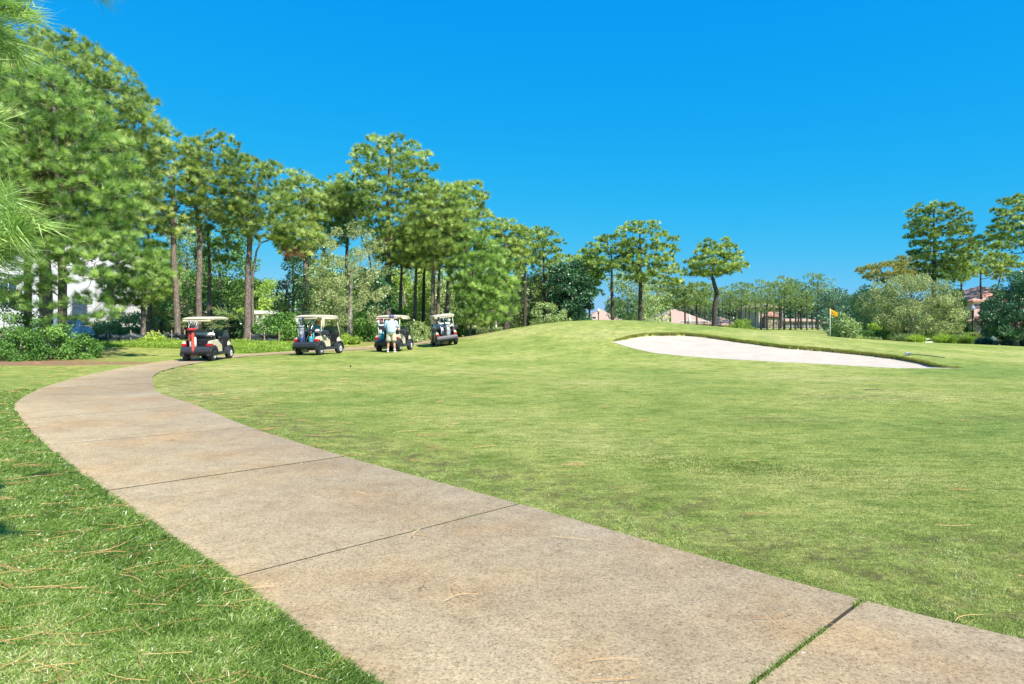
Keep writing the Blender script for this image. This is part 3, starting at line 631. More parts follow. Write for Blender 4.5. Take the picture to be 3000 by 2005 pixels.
pine(344, 42, [(470,310,370),(500,300,390),(540,310,385)], 'shadowed blue grey pine trunk beside the reddish barked pine', trunk=[(344,778),(342,640),(338,500)], r=.15, pr=.45, dens=.6)
pine(405, 40, [(318,385,430),(345,352,452),(400,330,455),(450,332,445),(500,345,440),(540,370,430)], 'tall pine with a bare reddish grey trunk just left of the first golf cart', trunk=[(408,775),(402,620),(395,480),(400,350)], r=.19, pr=.48, dens=.85)
pine(455, 41, [(317,450,515),(345,430,545),(385,425,552),(430,430,560),(480,430,550),(510,440,520)], 'forked pine whose trunk splits in two above the first golf cart', trunk=[(452,775),(455,640),(458,545),(448,470),(470,400),(482,340)], r=.19, pr=.48, dens=.8)
pine(480, 44, [(470,470,560),(500,460,630),(560,455,540),(600,450,540)], 'thinner pine right behind the forked pine', trunk=[(480,775),(479,640),(476,520)], r=.16, pr=.45, dens=.55)
pine(566, 41, [(366,525,565),(385,520,640),(430,520,660),(480,525,682),(520,540,680),(550,560,640)], 'pine with wide forking limbs between the first and second golf carts', trunk=[(566,768),(568,640),(572,540),(560,500),(590,440),(595,400)], r=.21, pr=.48, dens=.8)
pine(612, 41.5, [(520,640,690),(545,630,735),(570,640,700)], 'slender leaning pine with a low drooping spray right of the wide forking pine', trunk=[(580,770),(578,650),(590,560),(640,540)], r=.10, pr=.35, dens=.7)
pine(698, 46, [(400,665,705),(430,640,732),(480,632,742),(540,638,735),(590,650,725)], 'narrow crowned pine behind the second golf cart', trunk=[(697,775),(700,620),(690,430)], r=.19, pr=.5, dens=.9)
o = pine(672, 45.5, [(572,660,685),(590,655,692),(600,660,688)], 'pine carrying a clump of dead rust brown needles', trunk=[(668,775),(672,650),(674,575)], r=.10, pr=.28, dens=.8, mat=M_DEAD)
pine(745, 50, [(420,715,770),(450,700,800),(510,700,810),(560,710,800)], 'pine with a flat grey green top left of the tallest middle pine', trunk=[(740,775),(742,620),(745,450)], r=.18, pr=.52, dens=.95)
pine(800, 52, [(410,770,830),(440,755,850),(490,750,850),(540,770,840)], 'pine crowded between two others left of the tallest middle pine', trunk=[(792,775),(795,600),(800,440)], r=.17, pr=.52, dens=.95)
pine(888, 47, [(326,845,950),(342,812,970),(375,806,985),(420,812,1008),(470,820,1035),(520,828,1050),(570,850,1050),(600,870,1000)], 'tallest pine in the middle of the tree line, its thick trunk behind the standing golfer', trunk=[(888,775),(889,620),(888,480),(895,350)], r=.25, pr=.5, dens=.82, tufts=28)
pine(775, 48, [(425,750,800),(450,740,830),(480,760,830)], 'leafy side pine whose flat spray reaches left from the tallest middle pine', trunk=[(852,775),(850,600),(800,470)], r=.10, pr=.42, dens=.8)
pine(1000, 46, [(430,985,1060),(480,930,1080),(530,920,1090),(580,925,1085),(615,945,1050)], 'full pale green pine above the fourth golf cart', trunk=[(990,778),(992,640),(1000,470)], r=.17, pr=.46, dens=.95, mat=M_PINE, tshift=.08)
pine(1022, 49, [(424,1050,1100),(445,1030,1115),(490,1020,1126),(525,1030,1128),(550,1040,1120)], 'dark limbed pine leaning right above the fourth golf cart', trunk=[(1020,780),(1028,640),(1045,540),(1070,450)], r=.17, pr=.46, dens=.7)
for (u, D, l) in ((918,50,'bare straight trunked pine right of the thick trunk behind the standing golfer'),(952,49,'pine trunk left of the fourth golf cart roof, slim and grey'),(971,50,'darker thick pine trunk left of the fourth golf cart'),(1005,51,'pale slightly bent pine trunk behind the fourth golf cart')):
    pine(u, D, [(520,u-40,u+40),(560,u-60,u+60),(600,u-45,u+45),(615,u-30,u+30)], l, trunk=[(u-2,778),(u,660),(u+4,560)], r=.15, pr=.48, dens=.65, barkm=M_BARK if u != 971 else M_BARKD)
pine(1078, 45, [(540,1060,1110),(580,1040,1140),(630,1035,1150),(680,1040,1155),(720,1050,1150),(750,1060,1140)], 'low full young pine with yellow green needles right of the fourth golf cart', trunk=[(1075,782),(1078,700),(1085,600)], r=.09, pr=.36, dens=.72, tufts=26, mat=M_PINEY, tshift=.0, flat=.75)
pine(1120, 50, [(560,1090,1150),(600,1080,1170),(650,1080,1180),(700,1090,1180),(735,1110,1170)], 'second young pine with golden green needles, left of the twin dark trunks', trunk=[(1125,775),(1125,600)], r=.09, pr=.40, dens=.65, mat=M_PINEY, tshift=.0, flat=.75)
pine(1157, 60, [(512,1130,1185),(535,1105,1205),(580,1100,1215),(625,1115,1205),(650,1130,1190)], 'taller of the twin dark trunked pines left of the grassy mound', trunk=[(1158,755),(1159,640),(1155,540)], r=.20, pr=.55, dens=.9, barkm=M_BARKD)
pine(1164, 61, [(540,1130,1190),(580,1140,1200),(620,1145,1195)], 'thinner of the twin dark trunked pines left of the grassy mound', trunk=[(1164,755),(1165,560)], r=.15, pr=.5, dens=.6, barkm=M_BARKD)
pine(1203, 62, [(524,1190,1235),(545,1170,1250),(580,1172,1248),(605,1185,1235)], 'straight dark trunked pine rising from the silvery oak', trunk=[(1202,752),(1203,640),(1204,550)], r=.17, pr=.55, dens=.8, barkm=M_BARKD)
pine(1247, 64, [(526,1228,1250),(550,1215,1285),(590,1212,1292),(630,1225,1280),(660,1240,1262)], 'pine with a loose tiered crown behind the silvery oak', trunk=[(1248,748),(1247,640),(1243,545)], r=.15, pr=.55, dens=.62, barkm=M_BARKD)
pine(1290, 74, [(590,1265,1330),(605,1250,1370),(630,1250,1380),(660,1262,1360)], 'broad low crowned pine behind the dark magnolia', r=.14, pr=.6, dens=.9, mat=M_PINE)
pine(1352, 66, [(575,1330,1370),(600,1315,1385),(640,1320,1385),(680,1330,1375)], 'small yellowish pine right of the dark magnolia', trunk=[(1350,745),(1352,600)], r=.11, pr=.5, dens=.8, mat=M_PINEY, tshift=-.15)
pine(1402, 62, [(543,1385,1430),(558,1355,1450),(585,1338,1455),(610,1330,1440),(625,1350,1400)], 'pine on the mound with limbs forking in a narrow V', trunk=[(1403,742),(1402,650),(1401,615),(1400,570)], r=.17, pr=.48, dens=.62, barkm=M_BARKD)
pine(1467, 62, [(510,1450,1495),(525,1418,1515),(550,1420,1545),(585,1430,1550),(615,1412,1555),(640,1420,1555),(655,1510,1560)], 'tallest pine on the mound with open tiers and long arching right limbs', trunk=[(1467,745),(1467,640),(1466,530)], r=.21, pr=.46, dens=.52, barkm=M_BARKD, tufts=22)
pine(1638, 58, [(553,1618,1662),(572,1602,1688),(592,1586,1702),(606,1574,1706),(622,1568,1700),(636,1575,1612)], 'lone umbrella crowned pine with a forked trunk right of the mound', trunk=[(1637,760),(1638,700),(1643,672),(1630,630),(1640,590)], r=.25, pr=.46, dens=.85, barkm=M_BARKD, flat=.55)
# extra fork limb of the umbrella pine comes from the same limb system
# ------------------------------------------------------------ broadleaf trees in and before the tree line
leafy(800, 43, [(520,760,840),(560,725,870),(620,715,885),(680,720,885),(740,740,870)], 'silvery leafed oak draped with grey moss between the second and third golf carts', mat=M_SILV, pr=.42, leaf=.06, leaves=190, trunk=[(800,780),(802,690),(806,600)], r=.20, dens=.42, hollow=.2, tshift=.22)
leafy(735, 47, [(560,700,770),(620,690,790),(700,690,790),(760,700,780)], 'loose olive leafed oak behind the second golf cart', mat=M_OAK, pr=.55, leaf=.12, leaves=130, r=.13, dens=.7)
leafy(500, 50, [(500,470,540),(560,450,570),(640,430,580),(700,430,580)], 'dark evergreen oak filling the gap behind the thin pine', mat=M_SHRUB, pr=.6, leaf=.13, leaves=130, r=.16, dens=.75)
leafy(430, 54, [(510,400,470),(580,380,480),(680,380,490),(750,390,480)], 'tangled grey green oak behind the reddish trunk', mat=M_OAK, pr=.6, leaf=.13, leaves=130, r=.15, dens=.75)
leafy(350, 52, [(560,330,400),(620,320,410),(690,320,410),(750,320,400)], 'shaggy dark oak beside the beige house', mat=M_SHRUB, pr=.6, leaf=.13, leaves=130, r=.15, dens=.8)
leafy(615, 66, [(650,580,640),(680,565,655),(720,555,660),(760,560,655)], 'lime green tree in the gap between two pines', name='broadleaf_tree', cat_='tree', mat=M_LIME, pr=.8, leaf=.15, leaves=150, r=.12, dens=.9)
leafy(660, 44.5, [(600,655,690),(650,645,700),(720,640,700),(775,640,700)], 'dark vine covered tree above the second golf cart', name='broadleaf_tree', cat_='tree', mat=M_MAG, pr=.45, leaf=.11, leaves=130, r=.12, dens=.7)
leafy(860, 46, [(620,830,885),(680,825,900),(760,825,900)], 'deep green magnolia left of the thick middle pine trunk', name='magnolia_tree', cat_='magnolia tree', mat=M_MAG, pr=.5, leaf=.13, leaves=120, r=.12, dens=.75)
leafy(930, 56, [(610,900,970),(680,890,990),(750,890,990)], 'yellow green sunlit tree seen between the trunks behind the golfer', name='broadleaf_tree', cat_='tree', mat=M_LIME, pr=.7, leaf=.14, leaves=130, r=.12, dens=.75, tshift=-.1)
leafy(1020, 57, [(620,970,1050),(690,960,1070),(755,960,1080)], 'mid green tree seen between the trunks behind the fourth golf cart', name='broadleaf_tree', cat_='tree', mat=M_OAK, pr=.7, leaf=.14, leaves=130, r=.12, dens=.8)
leafy(880, 60, [(560,820,960),(640,800,1080),(740,800,1080)], 'broad dim oak deep behind the thick middle pine', mat=M_OAK, pr=.9, leaf=.17, leaves=140, r=.16, dens=.55, tshift=-.2)
leafy(770, 60, [(600,720,800),(680,690,820),(760,690,820)], 'dim oak deep behind the second golf cart', mat=M_SHRUB, pr=.9, leaf=.17, leaves=140, r=.16, dens=.55)
leafy(1215, 66, [(633,1190,1250),(655,1168,1268),(690,1160,1285),(725,1160,1290),(750,1170,1280)], 'rounded silvery oak at the left foot of the mound', mat=M_SILV, pr=.6, leaf=.13, leaves=170, trunk=[(1216,752),(1216,700),(1216,660)], r=.18, dens=.85, tshift=-.1)
leafy(1252, 60, [(700,1225,1270),(725,1215,1300),(748,1220,1310)], 'small pale leaved shrub tree on the left slope of the mound', name='broadleaf_tree', cat_='tree', mat=M_OAK, pr=.4, leaf=.10, leaves=150, r=.08, dens=.8, tshift=.1)
leafy(1312, 62, [(603,1290,1330),(630,1265,1355),(670,1262,1360),(710,1268,1352),(745,1280,1345)], 'dark glossy magnolia behind the top of the mound', name='magnolia_tree', cat_='magnolia tree', mat=M_MAG, pr=.55, leaf=.15, leaves=170, r=.16, dens=1.0)
leafy(1440, 68, [(618,1410,1470),(645,1395,1500),(690,1390,1512),(725,1400,1505),(745,1410,1490)], 'thin yellowing tree around the foot of the tallest mound pine', name='broadleaf_tree', cat_='tree', mat=M_OAK, pr=.6, leaf=.13, leaves=90, r=.10, dens=.75, tshift=.12)
leafy(1500, 70, [(620,1475,1520),(650,1465,1530),(700,1460,1530),(740,1470,1525)], 'second thin leafy tree right of the tallest mound pine', name='broadleaf_tree', cat_='tree', mat=M_OAK, pr=.6, leaf=.13, leaves=80, r=.10, dens=.6, tshift=.05)
# ------------------------------------------------------------ far row of pines behind the flag (built once per kind, then copied)
pro = []
for k, (hw, top, bot) in enumerate(((27,652,704),(22,660,712),(31,648,698),(19,668,715))):
    pro.append(pine(1800, 112, [(top,1800-hw*.5,1800+hw*.5),(top+8,1800-hw*.85,1800+hw*.85),((top+bot)/2,1800-hw,1800+hw),(bot,1800-hw*.6,1800+hw*.6)],
        'slender far pine in the distant row behind the sand bunker', trunk=[(1800,757),(1801,715),(1800,top+12)], r=.16, pr=.85, dens=.95, tufts=22, nb_=6, L=.42, W=.10, mat=M_PINEF, barkm=M_BARKD, group='pines in the distant row', hollow=.1, cat_='far pine'))
rng = np.random.default_rng(5)
row = [(1548,100,.95),(1562,104,1),(1577,98,1),(1590,108,1.05),(1604,100,.95),(1616,112,1),(1655,108,.9),(1672,104,.95),(1686,110,1),(1700,104,1),(1716,112,1),(1731,106,.95),(1744,114,.98),(1758,108,.93),(1772,118,1.0),(1785,110,.96),(1797,116,1.02),(1810,110,1.0),(1823,118,1.06),(1836,112,1.06),(1848,108,.98),(1861,114,1.0),(1874,110,1.1),(1889,116,1.0),(1903,112,.92),(1916,118,.88),(1930,124,.86),(1535,110,.85),(1664,124,1.0),(1708,126,1),(1752,128,1),(1790,130,1.05),(1830,132,1.1),(1870,130,1.1),(1625,124,1),(1525,118,.9)]
used = set()
for i, (u, D, s) in enumerate(row):
    k = int(rng.integers(0, 4)) if i > 3 else i
    o = pro[k] if k not in used else copy_tree(pro[k]); used.add(k)
    g = G3(u, D); o.location = g; f_ = s*D/112*rng.uniform(.86, 1.08); o.scale = (f_*rng.uniform(.9, 1.1), f_, f_); o.rotation_euler = (0, 0, rng.uniform(0, 6.28))
# thin young pines in front of the terracotta roofs
for u, D, l in ((1517,84,'thin leaning young pine left before the terracotta roof'),(1536,86,'thin young pine second before the terracotta roof'),(1571,82,'straight young pine before the middle of the terracotta roof'),(1597,84,'curved young pine before the right slope of the terracotta roof')):
    pine(u, D, [(655,u-20,u+22),(675,u-30,u+30),(700,u-24,u+24)], l, trunk=[(u,752),(u-2,700),(u-6,665)], r=.13, pr=.7, dens=.7, tufts=20, nb_=7, L=.35, W=.06, mat=M_PINEF, barkm=M_BARKD)
leafy(1695, 62, [(736,1680,1710),(745,1665,1722),(764,1662,1726)], 'rounded olive bush below the lone umbrella pine', name='bush', cat_='bush', mat=M_LIME, pr=.35, leaf=.09, leaves=160, dens=1.1, stems=False, tshift=-.3)
leafy(1932, 57, [(722,1915,1945),(740,1905,1962),(775,1900,1968)], 'tall loose green bush just right of the yellow flag', name='bush', cat_='bush', mat=M_OAK, pr=.4, leaf=.10, leaves=150, dens=1.0, stems=False)
leafy(1905, 95, [(668,1885,1925),(700,1875,1940),(745,1878,1940)], 'blue green cedar at the right end of the distant pine row', name='cedar_tree', cat_='cedar tree', mat=M_BLUEG, pr=.9, leaf=.22, leaves=150, r=.2, dens=.9)
leafy(1955, 80, [(672,1935,1975),(700,1925,1990),(740,1925,1990),(760,1935,1985)], 'hazy blue green tree on two thin trunks right of the flag', name='broadleaf_tree', cat_='tree', mat=M_BLUEG, pr=.75, leaf=.18, leaves=150, r=.2, dens=.9, tshift=.1)
leafy(2005, 70, [(660,1980,2035),(690,1955,2060),(730,1955,2070),(752,1970,2060)], 'dull green oak partly hidden by the big spreading oak', mat=M_OAK, pr=.65, leaf=.14, leaves=160, r=.2, dens=.9)
leafy(2090, 60, [(638,2060,2130),(655,2015,2160),(685,1990,2180),(715,1985,2196),(740,2010,2190),(757,2040,2185)], 'big spreading grey green oak with a pale trunk left of the street lamp', mat=M_SILV, pr=.6, leaf=.085, leaves=330, trunk=[(2093,785),(2092,750),(2085,715),(2095,680)], r=.26, dens=1.05, tshift=.12)
leafy(2190, 63, [(660,2165,2190),(690,2155,2202),(725,2155,2215),(775,2165,2215)], 'dark broad leaved tree beside the street lamp', name='broadleaf_tree', cat_='tree', mat=M_SHRUB, pr=.5, leaf=.13, leaves=150, r=.14, dens=.95)
leafy(2330, 50, [(632,2325,2400),(655,2300,2420),(690,2272,2420),(725,2250,2420),(760,2255,2410),(772,2290,2390)], 'broad dark blue green magnolia at the right edge before the tiled house', name='magnolia_tree', cat_='magnolia tree', mat=M_MAG, pr=.45, leaf=.08, leaves=380, trunk=[(2328,795),(2326,765),(2330,700)], r=.2, dens=1.15, tshift=.1)
leafy(2030, 66, [(735,2010,2045),(750,1995,2065),(768,2000,2060)], 'lime green shrub in the shade of the big spreading oak', name='bush', cat_='bush', mat=M_LIME, pr=.4, leaf=.10, leaves=130, dens=1.0, stems=False)
pine(2142, 66, [(470,2115,2170),(484,2090,2200),(505,2084,2212),(530,2080,2215),(555,2082,2230),(585,2090,2230),(610,2105,2215),(640,2115,2200)], 'tall dark domed pine rising behind the big spreading oak', trunk=[(2140,780),(2139,660),(2143,560),(2140,490)], r=.27, pr=.50, dens=.7, barkm=M_BARKD, tufts=24, tshift=-.18)
pine(2032, 74, [(603,2010,2070),(618,1975,2085),(635,1970,2090),(650,1985,2080)], 'low flat crowned pine leaning left of the tall domed pine', trunk=[(2040,770),(2045,680),(2035,640)], r=.15, pr=.55, dens=.85, barkm=M_BARKD, mat=M_PINEO)
pine(2085, 76, [(590,2070,2110),(605,2055,2125),(640,2050,2125),(665,2070,2120)], 'rusty tinted pine just left of the tall domed pine', trunk=[(2088,770),(2088,620)], r=.15, pr=.55, dens=.8, barkm=M_BARKD, mat=M_PINEO)
pine(2200, 72, [(590,2170,2230),(610,2150,2240),(632,2150,2238),(648,2165,2215)], 'pine crown wedged right of the tall domed pine', trunk=[(2203,775),(2205,690),(2200,620)], r=.17, pr=.55, dens=.8, barkm=M_BARKD)
pine(2248, 76, [(572,2220,2275),(590,2210,2300),(612,2205,2310),(630,2215,2295)], 'layered pine behind the tiled roof, left one', trunk=[(2247,775),(2248,700),(2246,600)], r=.17, pr=.55, dens=.7, barkm=M_BARKD)
pine(2292, 78, [(590,2270,2330),(605,2255,2345),(625,2260,2350),(640,2275,2330)], 'layered pine behind the tiled roof, right one', trunk=[(2275,775),(2278,690),(2295,620)], r=.15, pr=.55, dens=.65, barkm=M_BARKD)
pine(2352, 58, [(450,2315,2400),(475,2290,2420),(505,2288,2420),(530,2265,2430),(552,2250,2430),(566,2252,2420)], 'pine at the right edge with bare arching lower limbs', trunk=[(2352,785),(2352,640),(2350,480)], r=.2, pr=.42, dens=.6, barkm=M_BARKD, tufts=22, tshift=-.15)
# ------------------------------------------------------------ undergrowth at the left
def bush(u, D, top, hw, base, label, mat=M_SHRUB, pr=.35, leaf=.09, leaves=170, dens=1.15, name='bush', tshift=0., cat_='bush', group=None, stems=True):
    h = base-top
    return leafy(u, D, [(top,u-hw*.35,u+hw*.35),(top+h*.25,u-hw*.8,u+hw*.8),(top+h*.6,u-hw,u+hw),(base,u-hw*.95,u+hw*.95)], label, name=name, cat_=cat_, mat=mat, pr=pr, leaf=leaf, leaves=leaves, dens=dens, tshift=tshift, stems=stems, r=.03, group=group)
bush(15, 28.5, 665, 55, 825, 'tall glossy bush at the left edge reaching up the white wall', pr=.34, leaf=.07, leaves=190, dens=.6)
bush(110, 27.8, 740, 55, 828, 'wide glossy dark bush in front of the thick trunked pine', pr=.32, leaf=.07, leaves=210, dens=.62)
bush(50, 27.4, 755, 55, 830, 'low glossy bush at the front of the needle litter, left', pr=.30, leaf=.065, leaves=220, dens=.8)
bush(185, 28.4, 772, 36, 822, 'low bright green shrub right of the wooden stake', pr=.26, leaf=.06, leaves=200, dens=.9, tshift=.1)
bush(352, 38.5, 766, 24, 802, 'yellow leaved sapling in front of the silt fence', mat=M_LIME, pr=.28, leaf=.09, leaves=110, dens=1.0)
bush(300, 44, 722, 75, 778, 'long green hedge of shrubs under the beige house windows', mat=M_OAK, pr=.4, leaf=.10, leaves=160)
bush(380, 47, 700, 34, 770, 'dark shrub beside the reddish pine trunk', pr=.45, leaf=.11, leaves=150)
bush(440, 46, 715, 30, 775, 'shrub in the shade behind the first golf cart', pr=.45, leaf=.11, leaves=150)
bush(520, 44, 712, 34, 780, 'dense dark shrub behind the windshield of the first golf cart', mat=M_MAG, pr=.45, leaf=.11, leaves=150)
bush(612, 42, 730, 46, 782, 'broad vine covered shrub in front of the small white porch', pr=.42, leaf=.10, leaves=190, dens=1.1)
bush(660, 43, 722, 22, 785, 'ivy covered shrub just left of the second golf cart', pr=.42, leaf=.10, leaves=180, dens=1.1)
bush(745, 46, 715, 40, 785, 'speckled shrub seen through the second golf cart', mat=M_OAK, pr=.42, leaf=.10, leaves=150)
bush(830, 44, 722, 34, 788, 'leafy thicket shrub right of the mossy oak trunk', pr=.42, leaf=.10, leaves=170)
bush(905, 48, 718, 45, 785, 'shrub behind the standing golfer and third golf cart', pr=.45, leaf=.11, leaves=150, tshift=.1)
bush(958, 45, 740, 30, 788, 'low mixed shrub between the third and fourth golf carts', mat=M_OAK, pr=.36, leaf=.09, leaves=170)
bush(1035, 46, 728, 36, 783, 'shrub right behind the fourth golf cart roof', pr=.40, leaf=.10, leaves=160)
bush(795, 41.5, 772, 30, 792, 'low ferny plants at the foot of the mossy oak', mat=M_LIME, pr=.22, leaf=.08, leaves=140, name='ground_plant', cat_='plants', tshift=-.2)
bush(940, 42.5, 772, 26, 792, 'low leafy ground plants left of the fourth golf cart', mat=M_OAK, pr=.22, leaf=.08, leaves=140, name='ground_plant', cat_='plants')
# fan palms
def palm(u, v, D, label, nf=16, L=.95, seed=0, mat=None):
    rng = np.random.default_rng(900+seed); g = G3(u, D); root = empty('fan_palm', g, 0, label, 'palm'); c = P(u, v, D)-g; c[0] = 0
    geo = Geo(); geo.tube(resample(np.array([(0, 0, -.1), (0, 0, max(c[2]*.7, .1))]), 4), .11, 8); geo.build('trunk', M_BARKD, root, smooth=True)
    Vs, n0, Fs_, Ts = [], 0, [], []; st = Geo()
    for i in range(nf):
        th = rng.uniform(0, 2*PI); el = rng.uniform(-.3, 1.3); d = np.array([math.cos(th)*math.cos(el), math.sin(th)*math.cos(el), math.sin(el)])
        b0 = np.array([0, 0, c[2]*.7]); e = b0+d*L*.7; st.tube(resample(np.array([b0, b0+d*L*.35+np.array([0, 0, .05]), e]), 4), .012, 4)
        up = nrm(np.cross(np.cross(d, [0, 0, 1.]), d)+rng.normal(0, .2, 3)); sd = nrm(np.cross(d, up))
        m_ = 22; a = np.linspace(-1.35, 1.35, m_)[:, None]; dirs = nrm(np.cos(a)*d+np.sin(a)*sd+up*.12*rng.normal(0, 1, (m_, 1))-np.array([0, 0, .25])*np.abs(a)/1.3)
        V, Fc, T = blade_mesh(np.repeat(e[None], m_, 0), dirs, L*.75*(1-.2*np.abs(a[:, 0])), .045, rng, np.full(m_, np.clip(rng.normal(.6, .22), 0, 1)))
        Vs.append(V); Fs_.append(Fc+n0); n0 += len(V); Ts.append(T)
    st.build('leaf_stalks', M_SHRUB, root); link('fronds', npmesh('fronds', np.vstack(Vs), np.vstack(Fs_), mat or M_SILV, np.concatenate(Ts)), None, root)
palm(370, 725, 42, 'fan palm with pale fronds left of the reddish pine trunk', 16, .9, 1)
palm(420, 722, 43, 'fan palm tucked behind the golf bag of the first cart', 14, .85, 2)
palm(478, 700, 46, 'tall fan palm above the roof of the first golf cart', 18, 1.1, 3)
palm(520, 725, 42, 'fan palm with drooping fronds right of the first golf cart', 18, 1.0, 4, M_OAK)
palm(638, 714, 44, 'spreading fan palm left of the second golf cart roof', 18, 1.15, 5)
# weeds strip behind the path: bright leafy ground cover
rng = np.random.default_rng(41); n = 42000
u = np.concatenate([rng.uniform(200, 430, n//2), rng.uniform(515, 690, n//2)]); D = rng.uniform(33.5, 40, n)+np.where(u < 430, 1.5, 0)
x = (u-1173)/F*D; hh_ = (.12+.30*np.abs(patchnoise(x, D, .35, 3))+.1*patchnoise(x, D, 1.3, 5))*np.clip((D-32.8)/2, .3, 1)*np.where(u < 300, .6, 1)
keep = ~inpoly(x, D, np.vstack([LEc-np.array([.3, 0]), (REc+np.array([.3, 0]))[::-1]])); x, D, hh_ = x[keep], D[keep], hh_[keep]; n = len(x)
zz = hgt(x, D)+rng.uniform(0, 1, n)*hh_*.8
V, Fc, T = blade_mesh(np.c_[x, D, zz], nrm(np.c_[rng.normal(0, .7, (n, 2)), rng.uniform(-.1, 1, n)]), rng.uniform(.06, .20, n), rng.uniform(.02, .05, n), rng, np.clip(.22+.35*patchnoise(x, D, .4, 8)+rng.normal(0, .2, n), 0, 1))
o = link('weeds', npmesh('weeds', V, Fc, M_LIME, T)); tag(o, 'knee high bright green weeds along the far side of the path', 'weeds', kind='stuff')
# straw litter of loose needles under the left bushes
# ornamental grass clumps
def clump(u, D, v_top, label, w=1.0, seed=0, mat=M_LIME, tshift=-.1):
    rng = np.random.default_rng(700+seed); g = G3(u, D); root = empty('ornamental_grass', g, 0, label, 'grass clump'); H = 1.6+(735-v_top)/F*D-g[2]; n = 900
    th = rng.uniform(0, 2*PI, n); lean = rng.uniform(.05, 1.0, n); d = nrm(np.c_[np.cos(th)*lean*w, np.sin(th)*lean*w, np.ones(n)])
    V, Fc, T = blade_mesh(np.c_[rng.normal(0, .18*w, (n, 2)), np.zeros(n)], d, H*rng.uniform(.7, 1.15, n), .03, rng, np.clip(rng.normal(.4+tshift, .2, n), 0, 1), bend=.55)
    V, Fc, T = tris(V, Fc, T); link('blades', npmesh('blades', V, Fc, mat, T), None, root)
clump(1963, 59, 768, 'small grass clump before the left end of the clipped hedge', 1.1, 1, M_LIME)
clump(2000, 58.5, 771, 'low grass clump before the middle of the clipped hedge', 1.4, 2, M_OAK)
clump(2072, 57, 762, 'pale grass clump left of the big oak trunk', 1.4, 3, M_OAK)
clump(2100, 56, 764, 'grass clump at the foot of the big oak trunk', 1.3, 4, M_LIME)
clump(2165, 55, 759, 'largest golden green grass clump in the middle of the border', 1.5, 5, M_LIME)
clump(2195, 55.5, 763, 'grass clump right beside the largest golden one', 1.3, 6, M_OAK)
clump(2215, 55, 764, 'narrow yellow grass clump left of the street lamp', .9, 7, M_LIME)
clump(2255, 53, 770, 'wispy low grass clump right of the street lamp', 1.3, 8, M_BLUEG)
clump(2318, 51, 772, 'bluish grass clump before the right utility box', 1.8, 9, M_BLUEG)
clump(2345, 51, 772, 'bluish grass clump at the right edge of the picture', 1.8, 10, M_BLUEG)

# far woods that read as one mass behind the gaps
def woods(name, label, u0, u1, D, v0, v1, deep, n, leaf, mat, seed):
    rng = np.random.default_rng(seed); k = rng.uniform(0, 1, n); x = ((u0+(u1-u0)*k)-1173)/F*D; y = D+rng.uniform(0, deep, n)
    zt = 1.6+(735-v0)/F*D+1.3*patchnoise(x, y*0, .07, seed)+.9*np.abs(patchnoise(x, y*0, .2, seed+1)); zb = 1.6+(735-v1)/F*D; z = zb+(zt-zb)*rng.uniform(0, 1, n)**.8
    a_ = nrm(rng.normal(0, 1, (n, 3))); s_ = nrm(np.cross(a_, rng.normal(0, 1, (n, 3)))); sz = leaf*rng.uniform(.6, 1.3, n)[:, None]; p = np.c_[x, y, z]
    V = np.stack([p, p+a_*sz*.5+s_*sz*.3, p+a_*sz, p+a_*sz*.5-s_*sz*.3], 1).reshape(-1, 3); t = .4+.3*patchnoise(x, z*2, .18, seed+2)+rng.normal(0, .15, n)
    tag(link(name, npmesh(name, V, np.arange(4*n).reshape(n, 4), mat, np.repeat(np.clip(t, 0, 1), 4))), label, 'woods', kind='stuff')
woods('distant_woods', 'hazy green woodland beyond the far row of pines', 1400, 2120, 165, 690, 762, 12, 60000, .65, M_BLUEG, 61)
woods('background_woods', 'dim green woodland filling the gaps behind the left tree line', 180, 570, 78, 640, 775, 9, 42000, .38, M_OAK, 62)
woods('background_woods', 'shady green woodland behind the middle of the tree line', 660, 1330, 84, 640, 765, 9, 60000, .40, M_OAK, 63)
# ------------------------------------------------------------ buildings
M_STUCW = plain('white_stucco', (.70,.70,.72), .85, var=.06, scale=2); M_STUCB = plain('beige_stucco', (.40,.33,.24), .9, var=.08, scale=1.5)
M_STUCP = plain('pink_stucco', (.62,.42,.38), .9, var=.08); M_TRIM = plain('white_trim', (.78,.77,.74), .6, var=.04); M_GLASS = plain('window_glass', (.05,.07,.10), .08, var=.3, spec=1)
def tiles(name, a, b_):
    m, t, b = newmat(name); tc = t.nodes.new('ShaderNodeTexCoord'); uv = tc.outputs['UV']
    wv = nd(t, 'ShaderNodeTexWave', Scale=2.6, bands_direction='X'); t.links.new(uv, wv.inputs[0]); wh = nd(t, 'ShaderNodeTexWave', Scale=1.3, bands_direction='Y', wave_profile='SAW'); t.links.new(uv, wh.inputs[0])
    n = noise(t, 3, 5, .7, uv); col = ramp(t, n, [(.3, a), (.7, b_)])
    col = mixc(t, 1.0, mixc(t, 1.0, col, ramp(t, wv.outputs[0], [(.0, (.55,)*3), (.4, (1,)*3)]), 'MULTIPLY'), ramp(t, wh.outputs[0], [(.0, (.62,)*3), (.15, (1,)*3)]), 'MULTIPLY')
    t.links.new(col, b.inputs['Base Color']); b.inputs['Roughness'].default_value = .85; bump(t, b, wv.outputs[0], .8, .05); return m
M_TILE = tiles('terracotta_tiles', G(.52,.34,.26), G(.68,.49,.39)); M_TILER = tiles('red_clay_tiles', G(.50,.22,.14), G(.72,.42,.32))
